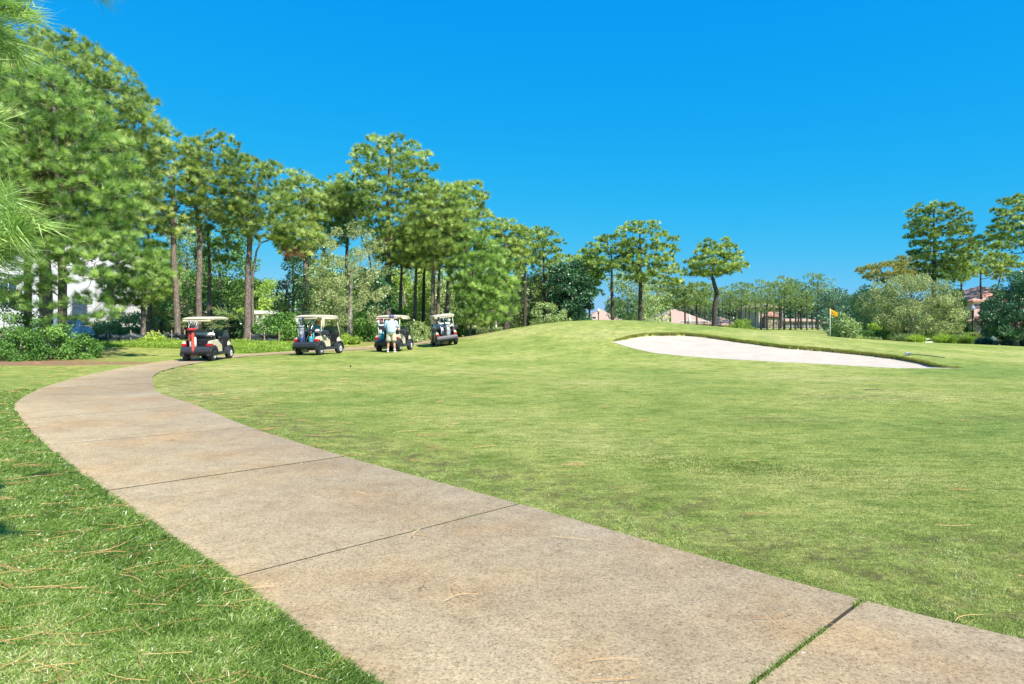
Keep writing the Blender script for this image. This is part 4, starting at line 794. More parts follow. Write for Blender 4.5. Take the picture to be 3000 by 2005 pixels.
def roof(root, x0, x1, y0, y1, z0, h, ridge, m, over=.5, thick=.14, name='roof'):
    """hip roof: ridge runs along x, shortened by `ridge` at both ends"""
    x0 -= over; x1 += over; y0 -= over; y1 += over; ym = (y0+y1)/2; a, b_ = x0+ridge, x1-ridge
    if a > b_: a = b_ = (x0+x1)/2
    V = [(x0,y0,z0),(x1,y0,z0),(x1,y1,z0),(x0,y1,z0),(a,ym,z0+h),(b_,ym,z0+h),(x0,y0,z0-thick),(x1,y0,z0-thick),(x1,y1,z0-thick),(x0,y1,z0-thick)]
    me = bpy.data.meshes.new(name); Fr = [(0,1,5,4),(2,3,4,5),(1,2,5),(3,0,4),(6,7,1,0),(7,8,2,1),(8,9,3,2),(9,6,0,3),(9,8,7,6)]
    me.from_pydata(V, [], Fr); uv = me.uv_layers.new()
    for p in me.polygons:
        n = p.normal; ax = Vector((1,0,0)) if abs(n.x) < abs(n.y) else Vector((0,1,0)); up = n.cross(ax)
        for li in p.loop_indices: c = me.vertices[me.loops[li].vertex_index].co; uv.data[li].uv = (c.dot(ax), c.dot(up))
    me.materials.append(m); return link(name, me, None, root)
def window(root, x, z, w_, h_, y, nx_=2, ny_=2, frame=M_TRIM, depth=.06, arch=False):
    g = Geo(); t_ = .07
    for a in (x-w_/2-t_, x+w_/2): g.box(a, a+t_, y-depth, y+.02, z-t_, z+h_+t_)
    g.box(x-w_/2, x+w_/2, y-depth, y+.02, z-t_, z); g.box(x-w_/2, x+w_/2, y-depth, y+.02, z+h_, z+h_+t_)
    for i in range(1, nx_): g.box(x-w_/2+w_*i/nx_-.02, x-w_/2+w_*i/nx_+.02, y-depth+.02, y, z, z+h_)
    for i in range(1, ny_): g.box(x-w_/2, x+w_/2, y-depth+.025, y-.005, z+h_*i/ny_-.02, z+h_*i/ny_+.02)
    f = g.build('window', frame, root); q = Geo().box(x-w_/2, x+w_/2, y-.012, y+.01, z, z+h_); q.build('pane', M_GLASS, f)
    return f
# white house far left: gable wall towards us
gx0 = G3(0, 45); root = empty('white_house', G3(60, 46), 0, 'large white stucco house behind the pines at the far left', 'house')
base = root.location.z; lx = lambda u, D=45: (u-1173)/F*D-root.location.x; lz = lambda v, D=45: 1.6+(735-v)/F*D-root.location.z
yw = 45-46
xl, xr = lx(-190), lx(217); zr = lz(622)
g = Geo(); pts = [(xl, -.8), (xr, -.8), (xr, zr), (lx(178), lz(596)), (lx(60), lz(520)), (xl, lz(520))]
V = [(a, yw, b_) for a, b_ in pts]+[(a, yw+11, b_) for a, b_ in pts]; n = len(pts)
g.add(V, [tuple(range(n)), tuple(range(n, 2*n))[::-1]]+[(i, (i+1) % n, n+(i+1) % n, n+i) for i in range(n)]); g.build('wall', M_STUCW, root)
g = Geo(); prof = [(xr+.35, zr-.15), (lx(60), lz(520)+.12), (lx(60), lz(520)+.26), (xr+.35, zr+.0)]
V = [(a, yw-.25, b_) for a, b_ in prof]+[(a, yw+11.2, b_) for a, b_ in prof]; g.add(V, [(0,1,2,3), (7,6,5,4), (0,4,5,1), (1,5,6,2), (2,6,7,3), (3,7,4,0)]); g.build('roof', plain('light_roof', (.62,.60,.58), .8), root)
window(root, lx(183), lz(740), 1.0, 1.75, yw, 1, 1, plain('grey_frame', (.45,.45,.44), .6))
window(root, lx(20), lz(700), 1.1, 1.5, yw, 2, 2)
Geo().box(xl, lx(120), yw-.06, yw+.0, -.8, .55).build('brick_base', plain('pink_brick', (.62,.42,.34), .9, scale=20, var=.3), root)
# beige house with two white grid windows
root = empty('beige_house', G3(300, 56), 0, 'beige house with two white framed grid windows behind the young pines', 'house')
lx = lambda u, D=56: (u-1173)/F*D-root.location.x; lz = lambda v, D=56: 1.6+(735-v)/F*D-root.location.z
Geo().box(lx(205), lx(372), 0, 9, -.6, lz(655)).build('wall', M_STUCB, root)
roof(root, lx(205), lx(372), 0, 9, lz(655), 2.2, 4, M_TILE)
for u in (246, 270): window(root, lx(u), lz(733), .62 if u == 270 else .58, 1.0, 0, 2, 3)
Geo().box(lx(285), lx(288), -.1, 0, 0, lz(660)).build('downpipe', M_TRIM, root)
# small white porch in the gap
root = empty('garden_porch', G3(590, 62), 0, 'small white flat roofed porch glimpsed between the shrubs', 'porch')
lx = lambda u, D=62: (u-1173)/F*D-root.location.x; lz = lambda v, D=62: 1.6+(735-v)/F*D-root.location.z
Geo().box(lx(572), lx(608), -.2, 3, lz(720), lz(712)).build('roof', M_TRIM, root, bevel=.03)
g = Geo(); g.box(lx(574), lx(604), .6, 2.8, -.3, lz(720)-.003); g.build('wall', M_STUCW, root)
for u in (575, 590, 604): Geo().box(lx(u)-.1, lx(u)+.1, -.1, .12, -.3, lz(720)-.003).build('post', M_TRIM, root)
# tree line houses on the right
def house(u0, u1, v_eave, v_ridge, D, label, name='house', ridge=5, wall=M_STUCB, tile=M_TILE, wins=(), depth=10, wv=None, group=None):
    root = empty(name, G3((u0+u1)/2, D), 0, label, 'house'); X0 = root.location.x; Z0 = root.location.z
    lx = lambda u: (u-1173)/F*D-X0; lz = lambda v: 1.6+(735-v)/F*D-Z0
    Geo().box(lx(u0), lx(u1), 0, depth, -1.2, lz(v_eave)-.141).build('wall', wall, root)
    roof(root, lx(u0), lx(u1), 0, depth, lz(v_eave), lz(v_ridge)-lz(v_eave), ridge, tile)
    for (u, v, w_, h_) in wins: window(root, lx(u), lz(v), w_, h_, 0, 2, 2)
    return root, lx, lz
house(1512, 1625, 741, 704, 92, 'low house with a broad terracotta hip roof behind the right flank of the mound', wins=[(1570,757,1.4,1.2),(1590,757,1.4,1.2),(1612,757,1.2,1.2)], ridge=7, depth=14)
house(1350, 1418, 733, 706, 96, 'terracotta roofed house peeking over the top of the mound', wins=[(1357,745,1.0,1.2)], ridge=4)
house(1655, 1690, 744, 725, 104, 'small brownish roofed house right of the lone umbrella pine', ridge=3, wall=M_STUCB)
r_, lx, lz = house(1738, 1790, 704, 688, 136, 'two storey beige house with an arched window behind the far pine row', wins=[(1751,720,1.3,1.9),(1748,752,1.3,2.2),(1783,748,1.7,2.6)], ridge=3)
Geo().box(lx(1752), lx(1775), -1.6, -.003, 0, lz(728)).build('entry_porch', M_STUCB, r_); roof(r_, lx(1752), lx(1775), -1.6, -.2, lz(728)+.3, .9, 1, M_TILER, .4, name='porch_roof')
house(1792, 1882, 735, 730, 140, 'long low beige house with tall dark windows behind the far pine row', wins=[(u, 757, 1.2, 1.7) for u in (1803,1815,1830,1843,1858,1870)], ridge=2)
house(1960, 2002, 741, 727, 96, 'pinkish house seen under the trees right of the flag', ridge=3, wall=M_STUCB)
house(1105, 1180, 705, 692, 88, 'house with a pale red roof glimpsed behind the twin dark trunks', ridge=3, wall=M_STUCB, tile=M_TILER)
r_, lx, lz = house(2232, 2400, 689, 650, 76, 'pink house with a red clay tile roof behind the street lamp', wall=M_STUCP, tile=M_TILER, ridge=4.5, wins=[(2240,702,.85,.75),(2262,702,.9,.8)])
Geo().box(lx(2214), lx(2330), -3.0, -.003, -.8, lz(742)).build('ground_floor_wall', M_STUCP, r_); roof(r_, lx(2214), lx(2330), -3.0, -.6, lz(736), .8, 1.5, M_TILER, .4, name='lower_roof')
Geo().box(lx(2232), lx(2400), -.08, -.003, lz(696), lz(692)).build('eave_trim', M_TRIM, r_)
# ------------------------------------------------------------ hedges, fences, boxes, lamps
def hedge(u0, u1, v, D, deep, label, mat=M_SHRUB, leaf=.07, tshift=0.):
    g = G3((u0+u1)/2, D); root = empty('hedge', g, 0, label, 'hedge'); w_ = (u1-u0)/F*D; H = 1.6+(735-v)/F*D-g[2]; rng = np.random.default_rng(int(u0))
    n = int(min(45000, w_*H*2600)); p = np.c_[rng.uniform(-w_/2, w_/2, n), rng.uniform(0, deep, n), rng.uniform(.0, H, n)]
    f = rng.integers(0, 3, n); p[f == 0, 1] = rng.normal(.0, .04, (f == 0).sum()); p[f == 1, 2] = H+rng.normal(0, .03, (f == 1).sum())
    a_ = nrm(rng.normal(0, 1, (n, 3))); s_ = nrm(np.cross(a_, rng.normal(0, 1, (n, 3)))); sz = leaf*rng.uniform(.6, 1.4, n)[:, None]
    V = np.stack([p, p+a_*sz*.5+s_*sz*.3, p+a_*sz, p+a_*sz*.5-s_*sz*.3], 1).reshape(-1, 3)
    link('foliage', npmesh('foliage', V, np.arange(4*n).reshape(n, 4), mat, np.repeat(np.clip(rng.normal(.5+tshift, .2, n), 0, 1), 4)), None, root)
    Geo().box(-w_/2+.1, w_/2-.1, .12, deep-.1, -.2, H*.9).build('twigs', plain('hedge_twigs', (.03,.04,.015), .95), root)
hedge(1948, 2043, 758, 59, 1.5, 'clipped dark green hedge right of the flag', tshift=-.1)
hedge(1062, 1150, 752, 54, 2.0, 'clipped hedge at the left foot of the mound', mat=M_OAK)
hedge(2236, 2345, 764, 58, 2.0, 'reddish brown low hedge behind the utility boxes', mat=M_PINEO, tshift=-.1)
hedge(2045, 2235, 757, 68, 1.5, 'long shaded hedge behind the iron fence', mat=M_SHRUB, tshift=-.1)
# black iron fence
root = empty('iron_fence', G3(2120, 62), 0, 'black iron picket fence behind the grass clumps', 'fence'); L0 = (2236-2044)/F*62
for x in np.arange(-L0/2, L0/2+.1, 1.9): Geo().box(x-.04, x+.04, -.04, .04, -.5, 1.35).build('post', plain('black_iron', (.012,.014,.016), .5), root)
g = Geo(); [g.box(-L0/2, L0/2, -.015, .015, z, z+.03) for z in (.12, 1.15)]; [g.box(x-.01, x+.01, -.01, .01, .05, 1.25) for x in np.arange(-L0/2, L0/2, .13)]; g.build('picket_panel', _M['black_iron'], root)
root = empty('iron_fence', G3(1640, 78), 0, 'thin dark picket fence before the terracotta roofed house', 'fence'); L0 = (1690-1560)/F*78
for x in np.arange(-L0/2, L0/2+.1, 1.9): Geo().box(x-.04, x+.04, -.04, .04, -.5, 1.3).build('post', _M['black_iron'], root)
g = Geo(); [g.box(-L0/2, L0/2, -.015, .015, z, z+.03) for z in (.12, 1.1)]; [g.box(x-.01, x+.01, -.01, .01, .05, 1.2) for x in np.arange(-L0/2, L0/2, .13)]; g.build('picket_panel', _M['black_iron'], root)
# green utility boxes
def ubox(u0, u1, v0, D, label):
    g = G3((u0+u1)/2, D); root = empty('utility_box', g, .12, label, 'utility box'); w_ = (u1-u0)/F*D/2; H = 1.6+(735-v0)/F*D-g[2]; mg = plain('utility_green', (.16,.25,.22), .5, var=.08)
    Geo().box(-w_, w_, 0, .6, -.1, H-.06).build('cabinet', mg, root, bevel=.015); Geo().box(-w_-.03, w_+.03, -.03, .63, H-.059, H).build('lid', plain('utility_lid_sunlit', (.30,.38,.34), .5), root, bevel=.012)  # lid colour is the cabinet green made paler, sunlight on the top painted in
    Geo().box(-w_*.8, w_*.8, -.012, -.001, .1, H-.2).build('door', mg, root); Geo().box(w_*.5, w_*.62, -.035, -.013, H*.45, H*.58).build('handle', plain('dark_plastic', (.02,.02,.02), .5), root)
ubox(2270, 2289, 761, 54, 'green metal utility box standing clear between lamp and magnolia')
ubox(2313, 2334, 762, 53, 'green metal utility box shaded by the magnolia trunk')
# street lamps
def lamp(u, D, vtop, label):
    g = G3(u, D); root = empty('street_lamp', g, 0, label, 'street lamp'); H = 1.6+(735-vtop)/F*D-g[2]; mb = plain('lamp_black', (.012,.013,.015), .35)
    Geo().lathe([(.0,-.1),(.16,-.1),(.16,.25),(.09,.35),(.06,.5),(.05,H-.62),(.10,H-.58),(.10,H-.52),(.07,H-.5),(0,H-.5)], 12).build('pole', mb, root, smooth=True)
    gm, t, b = newmat('globe_glass'); b.inputs['Base Color'].default_value = (.75,.80,.82,1); b.inputs['Roughness'].default_value = .15; b.inputs['Transmission Weight'].default_value = .25
    R_ = .22; prof = [(R_*math.sin(a), H-.28-R_*math.cos(a)) for a in np.linspace(.35, PI-.02, 10)]
    Geo().lathe([(0, H-.50)]+prof, 14).build('globe', gm, root, smooth=True)
    Geo().lathe([(0,H-.12),(.14,H-.12),(.10,H-.05),(.03,H-.02),(.0,H+.05)], 12).build('cap', plain('lamp_cap', (.70,.72,.72), .4), root, smooth=True)
lamp(2228, 60, 699, 'black street lamp with a clear white globe by the grass border')
lamp(1371, 80, 707, 'black street lamp with a white lantern peeking over the mound')
# white items beyond the lawn
root = empty('kerb_block', G3(2272, 54.5), 0, 'white concrete kerb section left of the utility boxes', 'kerb'); Geo().box(-.95, .95, -.12, .12, -.1, .09).build('block', M_TRIM, root, bevel=.02)
root = empty('kerb_block', G3(2122, 56.5), 0, 'white concrete kerb section between two grass clumps', 'kerb'); Geo().box(-1.0, 1.0, -.12, .12, -.1, .08).build('block', M_TRIM, root, bevel=.02)
root = empty('ground_light', G3(2121, 57.5), 0, 'small white box shaped ground fixture before the iron fence', 'ground light'); Geo().box(-.24, .24, -.15, .15, .22, .34).build('head', M_TRIM, root, bevel=.02); Geo().box(-.18, -.12, -.05, .05, -.1, .22).build('leg', M_GLASS, root); Geo().box(.12, .18, -.05, .05, -.1, .22).build('leg', M_GLASS, root)
root = empty('patio_umbrella', G3(1580, 88), 0, 'closed white patio umbrella before the terracotta roofed house', 'umbrella'); Geo().lathe([(.03,0),(.03,2.3),(0,2.35)], 8).build('pole', M_TRIM, root); Geo().lathe([(.05,.9),(.2,1.0),(.16,1.6),(.06,2.15),(0,2.25)], 10).build('canopy', M_TRIM, root, smooth=True)
root = empty('marker_post', G3(1137, 60), 0, 'thin white post standing left of the twin dark trunks', 'post'); Geo().box(-.07, .07, -.05, .05, -.1, 1.4).build('post', M_TRIM, root); Geo().box(-.10, .10, -.06, .06, 1.401, 1.7).build('plate', M_TRIM, root, bevel=.01)
# silt fences and tarp
def cloth(name, label, cat_, A, B, H, m, sag=.15, stakes=0, seed=0):
    rng = np.random.default_rng(seed); A = np.array(A); B = np.array(B); root = empty(name, (A+B)/2, 0, label, cat_); mid_ = (A+B)/2; k = 60; s = np.linspace(0, 1, k)
    base = A*(1-s[:, None])+B*s[:, None]-mid_; h_ = H*(1-sag*np.abs(np.sin(s*PI*max(stakes, 3)))*rng.uniform(.6, 1.2, k)); rows = []
    for j in range(6):
        f = j/5; rows.append(base+np.c_[np.zeros(k), np.cumsum(rng.normal(0, .012, k))*(1-abs(f-.5)), f*h_])
    V = np.array(rows).reshape(-1, 3); id_ = np.arange(6*k).reshape(6, k); Fq_ = np.stack([id_[:-1, :-1], id_[:-1, 1:], id_[1:, 1:], id_[1:, :-1]], -1).reshape(-1, 4)
    me = npmesh('fabric', V, Fq_, m, smooth=True); o = link('fabric', me, None, root); md = o.modifiers.new('thick', 'SOLIDIFY'); md.thickness = .012
    for i in range(stakes+1): c = base[int(i*(k-1)/max(stakes, 1))]; Geo().box(c[0]-.025, c[0]+.025, c[1]-.06, c[1]-.02, -.2, H*1.15).build('stake', plain('stake_wood', (.38,.28,.18), .85), root)
M_TARP = plain('black_fabric', (.03,.045,.055), .45, var=.3)
cloth('silt_fence', 'sagging dark blue black silt fence across the lawn edge by the white house', 'silt fence', G3(198, 37.5)+np.array([0, 0, 0]), G3(352, 38.5), .62, M_TARP, .3, 3, 1)
cloth('silt_fence', 'brown silt fence on wooden stakes below the beige house', 'silt fence', G3(218, 45), G3(335, 45.5), .75, plain('brown_fabric', (.07,.05,.045), .8, var=.3), .12, 3, 2)
cloth('silt_fence', 'folded dark silt fence left of the golf bag of the first cart', 'silt fence', G3(365, 39), G3(424, 39.5), .6, M_TARP, .35, 2, 3)
cloth('silt_fence', 'dark silt fence behind the weeds left of the second golf cart', 'silt fence', G3(574, 40.6), G3(640, 40.8), .55, M_TARP, .25, 2, 4)
rng = np.random.default_rng(8); root = empty('tarp_pile', G3(176, 42), 0, 'crumpled silvery blue tarp heaped against the white house', 'tarp'); k = 26
gxx, gyy = np.meshgrid(np.linspace(-1.3, 1.3, k), np.linspace(-.7, .7, k)); hz = 1.15*np.clip(1-(gxx/1.35)**2*.9-(gyy/.75)**2, 0, 1)*(1-.3*gxx/1.3)+.07*np.sin(gxx*9+gyy*5)+.06*np.sin(gyy*13-gxx*6)+rng.normal(0, .02, gxx.shape)
id_ = np.arange(k*k).reshape(k, k); o = link('sheet', npmesh('sheet', np.stack([gxx, gyy, np.maximum(hz, -.05)], -1).reshape(-1, 3), np.stack([id_[:-1, :-1], id_[:-1, 1:], id_[1:, 1:], id_[1:, :-1]], -1).reshape(-1, 4), plain('silver_tarp', (.45,.50,.60), .35, var=.2), smooth=False), None, root)
# wooden stake and bunker rake, flag, sticks, cone
root = empty('wooden_stake', G3(165, 28.2), .2, 'short weathered wooden stake at the edge of the needle litter', 'stake'); Geo().box(-.035, .035, -.02, .02, -.1, .44).build('shaft', plain('grey_wood', (.42,.36,.30), .9, scale=25), root, bevel=.006)
A = Ps(2660, 1036.5, 26.6); A[2] = h1(A[0], A[1]); B = Ps(2768, 1044.5, 25.9); B[2] = h1(B[0], B[1])
root = empty('bunker_rake', A, 0, 'grey bunker rake lying on the grass beside the right end of the sand', 'rake'); d = B-A
g = Geo(); g.tube(resample(np.array([[0, 0, .07], d*.5+[0, 0, .07], d+[0, 0, .03]]), 6), .014, 8); g.build('handle', plain('dark_handle', (.03,.05,.045), .4), root, smooth=True)
hd = np.array([.30, .28, 0.0]); g = Geo(); g.tube(resample(np.array([-hd*.65, hd*.65])+[0, 0, .10], 4), .032, 8)
for s_ in np.linspace(-.6, .6, 12): g.tube(resample(np.array([hd*s_+[0, 0, .09], hd*s_+[0, -.02, .0]]), 3), .007, 5)
g.build('rake_head', plain('rake_grey', (.30,.31,.36), .4), root, smooth=True)
p0 = Ps(2432, 990, 50); zg = h1(p0[0], p0[1]); root = empty('golf_flag', (p0[0], p0[1], zg), 0, 'white pin with a yellow flag on the putting green', 'golf flag')
Geo().tube(resample(np.array([(0, 0, -.05), (0, 0, 2.14)]), 4), .022, 8).build('pole', M_TRIM, root, smooth=True); Geo().lathe([(0,-.01),(.054,-.01),(.054,.012),(.04,.012)], 12).build('cup', M_TRIM, root)
k = 14; gu, gv = np.meshgrid(np.linspace(0, 1, k), np.linspace(0, 1, 8)); fx = .02+gu*.50; fz = 2.12-gv*.42-gu*.26*(1-gv*.35)-gu*.02; fy = .06*np.sin(gu*5+gv)*gu
id_ = np.arange(8*k).reshape(8, k)
def sheet(name, X_, Y_, Z_, m, root, off=0):
    i_ = np.arange(X_.size).reshape(X_.shape); o = link(name, npmesh(name, np.stack([X_, Y_+off, Z_], -1).reshape(-1, 3), np.stack([i_[:-1, :-1], i_[:-1, 1:], i_[1:, 1:], i_[1:, :-1]], -1).reshape(-1, 4), m, smooth=True), None, root); o.modifiers.new('t', 'SOLIDIFY').thickness = .004; return o
fl = sheet('flag_cloth', fx, fy, fz, leafmat('flag_yellow', [(0, G(.85,.50,.02)), (1, G(.85,.50,.02))], .4, .7, .2), root)
a, b_ = np.meshgrid(np.linspace(0, 1, 5), np.linspace(0, 1, 5)); U_ = .18+a*.42; V_ = .30+.42*b_*(1-a)+a*.42*.9-.10*a
sheet('flag_emblem', .02+U_*.50, .06*np.sin(U_*5+V_)*U_, 2.12-V_*.42-U_*.26*(1-V_*.35)-U_*.02, plain('flag_dark', (.22,.11,.01), .8), fl, -.006)
def stick(u, v, L_, label, r=.008, th=0.2):
    D = F*1.6/(v-735); 
    for _ in range(5): D = F*(1.6-h1((u-1173)/F*D, D))/(v-735)
    g_ = G3(u, D); root = empty('twig', g_, th, label, 'twig'); rng = np.random.default_rng(int(u)); s = np.linspace(-.5, .5, 6)
    pts = np.c_[s*L_, rng.normal(0, .03*L_, 6), np.full(6, r*1.2+.02)+rng.uniform(0, .015, 6)]; g = Geo(); g.tube(pts, np.linspace(r, r*.5, 6), 6); g.tube(np.array([pts[3], pts[3]+[.15*L_, .12*L_, .02]]), [r*.6, r*.3], 5); g.build('stem', plain('twig_brown', (.09,.06,.04), .9), root)
stick(2003, 897, .45, 'dark twig lying on the lawn below the right end of the bunker', .010, -.1)
stick(968, 1359, .05, 'tiny dark twig lying on the concrete slab', .003, .3)
stick(420, 1128, .0, 'x') if False else None
def cone(u, v, label):
    D = F*1.6/(v-735); g_ = G3(u, D); root = empty('pine_cone', g_+np.array([0, 0, .02]), .4, label, 'pine cone'); g = Geo()
    for i in range(7): z = .012*i; g.lathe([(.008, z), (.034*math.sin((i+1.2)/8.2*PI)+.004, z+.010), (.006, z+.014)], 9)
    g.build('scales', plain('cone_brown', (.12,.07,.045), .9), root)
cone(803, 840, 'brown pine cone lying alone on the lawn in front of the second golf cart')
# worn dark divots
# ------------------------------------------------------------ golf carts
M_CREAM = plain('cream_paint', (.60,.53,.39), .3, var=.05); M_DK = plain('charcoal_plastic', (.032,.036,.047), .45, var=.1); M_BLK = plain('black_plastic', (.012,.013,.016), .5)
M_TYRE = plain('tyre_rubber', (.03,.032,.038), .75, var=.2, scale=20); M_RIM = plain('silver_rim', (.72,.73,.75), .25, .6, var=.03); M_RED = plain('tail_red', (.42,.01,.015), .2)
M_SEAT = plain('seat_vinyl', (.70,.66,.58), .5, var=.05); M_STEEL = plain('steel', (.55,.56,.58), .3, .9, var=.05); M_WHT = plain('white_plastic', (.78,.78,.80), .4, var=.03); M_GOLD = plain('gold_script', (.35,.22,.06), .5)
wm, wt, wb = newmat('tinted_windshield'); wb.inputs['Base Color'].default_value = (.20,.27,.28,1); wb.inputs['Roughness'].default_value = .05
_tr = nd(wt, 'ShaderNodeBsdfTransparent'); _tr.inputs[0].default_value = (.55,.65,.62,1); _mx = nd(wt, 'ShaderNodeMixShader'); _mx.inputs[0].default_value = .45
wt.links.new(_tr.outputs[0], _mx.inputs[1]); wt.links.new(wb.outputs[0], _mx.inputs[2]); wt.links.new(_mx.outputs[0], wt.nodes['Material Output'].inputs[0])
WM = {}
def wheel_meshes():
    W_, R_ = .10, .235
    prof = [(.13,-W_),(.19,-W_*1.02),(.225,-W_*.85),(R_,-W_*.5),(R_+.003,0),(R_,W_*.5),(.225,W_*.85),(.19,W_*1.02),(.13,W_)]
    g = Geo().lathe(prof, 28, 'x', cap=False)
    for k in range(20): a = k*2*PI/20; c, s = math.cos(a), math.sin(a); g.tube(np.array([(-W_*.7, c*R_, s*R_), (0, math.cos(a+.1)*(R_+.002), math.sin(a+.1)*(R_+.002)), (W_*.7, c*R_, s*R_)]), .008, 4)
    WM['tyre'] = g.mesh('tyre', M_TYRE, smooth=True)
    g = Geo().lathe([(.0, .02), (.128, .015), (.135, -.09), (.140, -.09), (.142, .095), (.130, .10), (.122, .07), (.05, .045), (.045, .085), (0, .088)], 24, 'x')
    for k in range(5): a = k*2*PI/5; g.tube(np.array([(.075, .03*math.cos(a), .03*math.sin(a)), (.085, .125*math.cos(a), .125*math.sin(a))]), [.026, .018], 6)
    WM['rim'] = g.mesh('rim', M_RIM, smooth=False)
wheel_meshes()
def arc(cy, cz, r, a0, a1, n): return [(cy+r*math.cos(a), cz+r*math.sin(a)) for a in np.linspace(a0, a1, n)]
def cart(u, v, D, head, label, opts):
    p = P(u, v, D); z = h1(p[0], p[1]); root = empty('golf_cart', (p[0], p[1], z), -math.radians(head), label, 'golf cart', 'cream golf carts parked nose to tail beside the trees')
    # tilt a little with the ground
    hd = np.array([math.sin(math.radians(head)), math.cos(math.radians(head))]); q = p[:2]
    zf, zb_ = h1(*(q+hd*.8)), h1(*(q-hd*.8)); rt = np.array([hd[1], -hd[0]]); zr_, zl_ = h1(*(q+rt*.5)), h1(*(q-rt*.5))
    root.rotation_mode = 'XYZ'; root.rotation_euler = (math.atan2(zf-zb_, 1.6), -math.atan2(zr_-zl_, 1.0), -math.radians(head)); root.location.z = (zf+zb_)/2
    ry, fy, zc = -.78, .88, .235
    for sx in (1, -1):
        # cream side panel with wheel arch
        poly = [(-1.08,.58),(-1.10,.70),(-1.02,.80),(-.70,.83),(-.35,.80),(-.08,.74),(.02,.62),(.06,.34),(-.44,.34)]+arc(ry, zc, .335, .35, 1.9, 7)
        Geo().prism(poly, sx*.44, sx*.565).build('side_panel', M_CREAM, root, bevel=.02, smooth=False)
        # charcoal fender flare
        po = arc(ry, zc+.01, .385, -.05, PI+.1, 14)+[(-1.20,.33),(-1.14,.28)]+arc(ry, zc, .300, PI, 0, 12)+[(-.44,.24),(-.40,.30)]
        Geo().prism(po, sx*.43, sx*.60).build('rear_fender', M_DK, root, bevel=.012)
        po = arc(fy, zc+.01, .335, -.2, PI-.1, 12)+arc(fy, zc, .275, PI-.25, -.1, 10)
        Geo().prism(po, sx*.42, sx*.60).build('front_fender', M_DK, root, bevel=.012)
        Geo().prism([(-.43,.22),(.60,.22),(.62,.34),(-.43,.335)], sx*.44, sx*.585).build('rocker_panel', M_DK, root, bevel=.015)
        # tail light
        Geo().prism([(-1.135,.60),(-1.12,.70),(-.86,.675),(-.82,.635),(-.90,.60)], sx*.40, sx*.578).build('tail_light', M_RED, root, bevel=.012)
        # bag well inner wall
        for yy, rd in ((ry, 0), (fy, 1)):
            t_ = link('wheel', WM['tyre'], None, root); t_.location = (sx*.50, yy, zc+.002); t_.rotation_euler = (0, 0, 0 if sx > 0 else PI)
            r_ = link('rim', WM['rim'], None, t_)
        # hip restraint loop at each seat end
        s_ = np.linspace(0, 2*PI, 17); loop = np.c_[np.full(17, sx*.56), -.12+.165*np.cos(s_)+.02*np.sin(s_), .83+.115*np.sin(s_)-.07*np.cos(s_)]
        Geo().tube(loop, .026, 8, cap=False).build('arm_rest', M_DK, root, smooth=True)
        # struts
        Geo().tube(np.array([(sx*.52,-.70,.80),(sx*.52,-.66,1.2),(sx*.52,-.62,1.68)]), .024, 8).build('rear_strut', opts.get('rs', M_BLK), root, smooth=True)
        Geo().tube(np.array([(sx*.51,1.02,.70),(sx*.51,.90,1.05),(sx*.51,.66,1.68)]), .021, 8).build('front_strut', opts.get('fs', M_BLK), root, smooth=True)
    # rear bumper tray and bag well
    Geo().prism([(-1.22,.34),(-1.24,.46),(-1.17,.585),(-1.02,.585),(-.98,.33),(-1.10,.28)], -.57, .57).build('rear_bumper', M_DK, root, bevel=.03)
    g = Geo(); g.box(-.43, .43, -.74, -.70, .36, 1.0); g.box(-.43, .43, -1.02, -.70, .34, .38); g.box(-.43, -.40, -1.0, -.74, .38, .80); g.box(.40, .43, -1.0, -.74, .38, .80); g.build('bag_well', M_BLK, root, bevel=.01)
    Geo().box(-.42, .42, -.755, -.741, .80, .84).build('well_rail', M_DK, root)
    # number plate-like lock boss
    Geo().lathe([(0,-.76),(.02,-.76),(.02,-.742)], 10, 'y', (0,0,.72)).build('lock', M_STEEL, root)
    Geo().tube(np.array([(-.47,-.72,1.02),(-.44,-.80,1.03),(.44,-.80,1.03),(.47,-.72,1.02)]), .020, 8).build('bag_rail', M_BLK, root, smooth=True)
    # chassis, axle, motor
    g = Geo(); g.box(-.40, .40, -1.0, 1.05, .24, .30); g.tube(np.array([(-.45,ry,zc),(.45,ry,zc)]), .035, 8); g.tube(np.array([(-.45,fy,zc),(.45,fy,zc)]), .03, 8); g.build('chassis', M_BLK, root)
    Geo().lathe([(0,-.15),(.09,-.15),(.10,0),(.09,.15),(0,.15)], 12, 'x', (-.1,-.98,.22)).build('motor', plain('dusty_metal', (.20,.17,.12), .8), root, smooth=True)
    Geo().box(-.435, .435, -.42, .82, .325, .345).build('floor_mat', M_BLK, root)
    # seat
    Geo().box(-.438, .438, -.69, -.02, .36, .62).build('seat_box', M_DK, root, bevel=.02)
    Geo().box(-.50, .50, -.45, .06, .72, .83).build('seat_cushion', M_SEAT, root, bevel=.045, smooth=True)
    g = Geo(); g.add([(x, y, z_) for z_, y0, y1 in ((.80,-.54,-.42),(1.02,-.60,-.50),(1.14,-.62,-.56)) for x in (-.50,-.25,0,.25,.50) for y in (y0, y1)], [])
    Geo().prism([(-.42,.80),(-.50,1.10),(-.55,1.14),(-.60,1.12),(-.56,.80)], -.50, .50).build('seat_back', M_SEAT, root, bevel=.03, smooth=True)
    # front cowl and dash
    Geo().prism([(1.20,.30),(1.28,.42),(1.25,.58),(1.10,.72),(.92,.78),(.80,.76),(.74,.55),(.80,.34)], -.50, .50).build('front_cowl', M_CREAM, root, bevel=.05, smooth=True)
    Geo().prism([(.64,.55),(.70,.88),(.80,.95),(.98,.83),(.93,.783),(.79,.763),(.73,.55)], -.50, .50).build('dashboard', M_BLK, root, bevel=.02)
    Geo().prism([(1.18,.26),(1.32,.32),(1.32,.42),(1.22,.46)], -.52, .52).build('front_bumper', M_DK, root, bevel=.02)
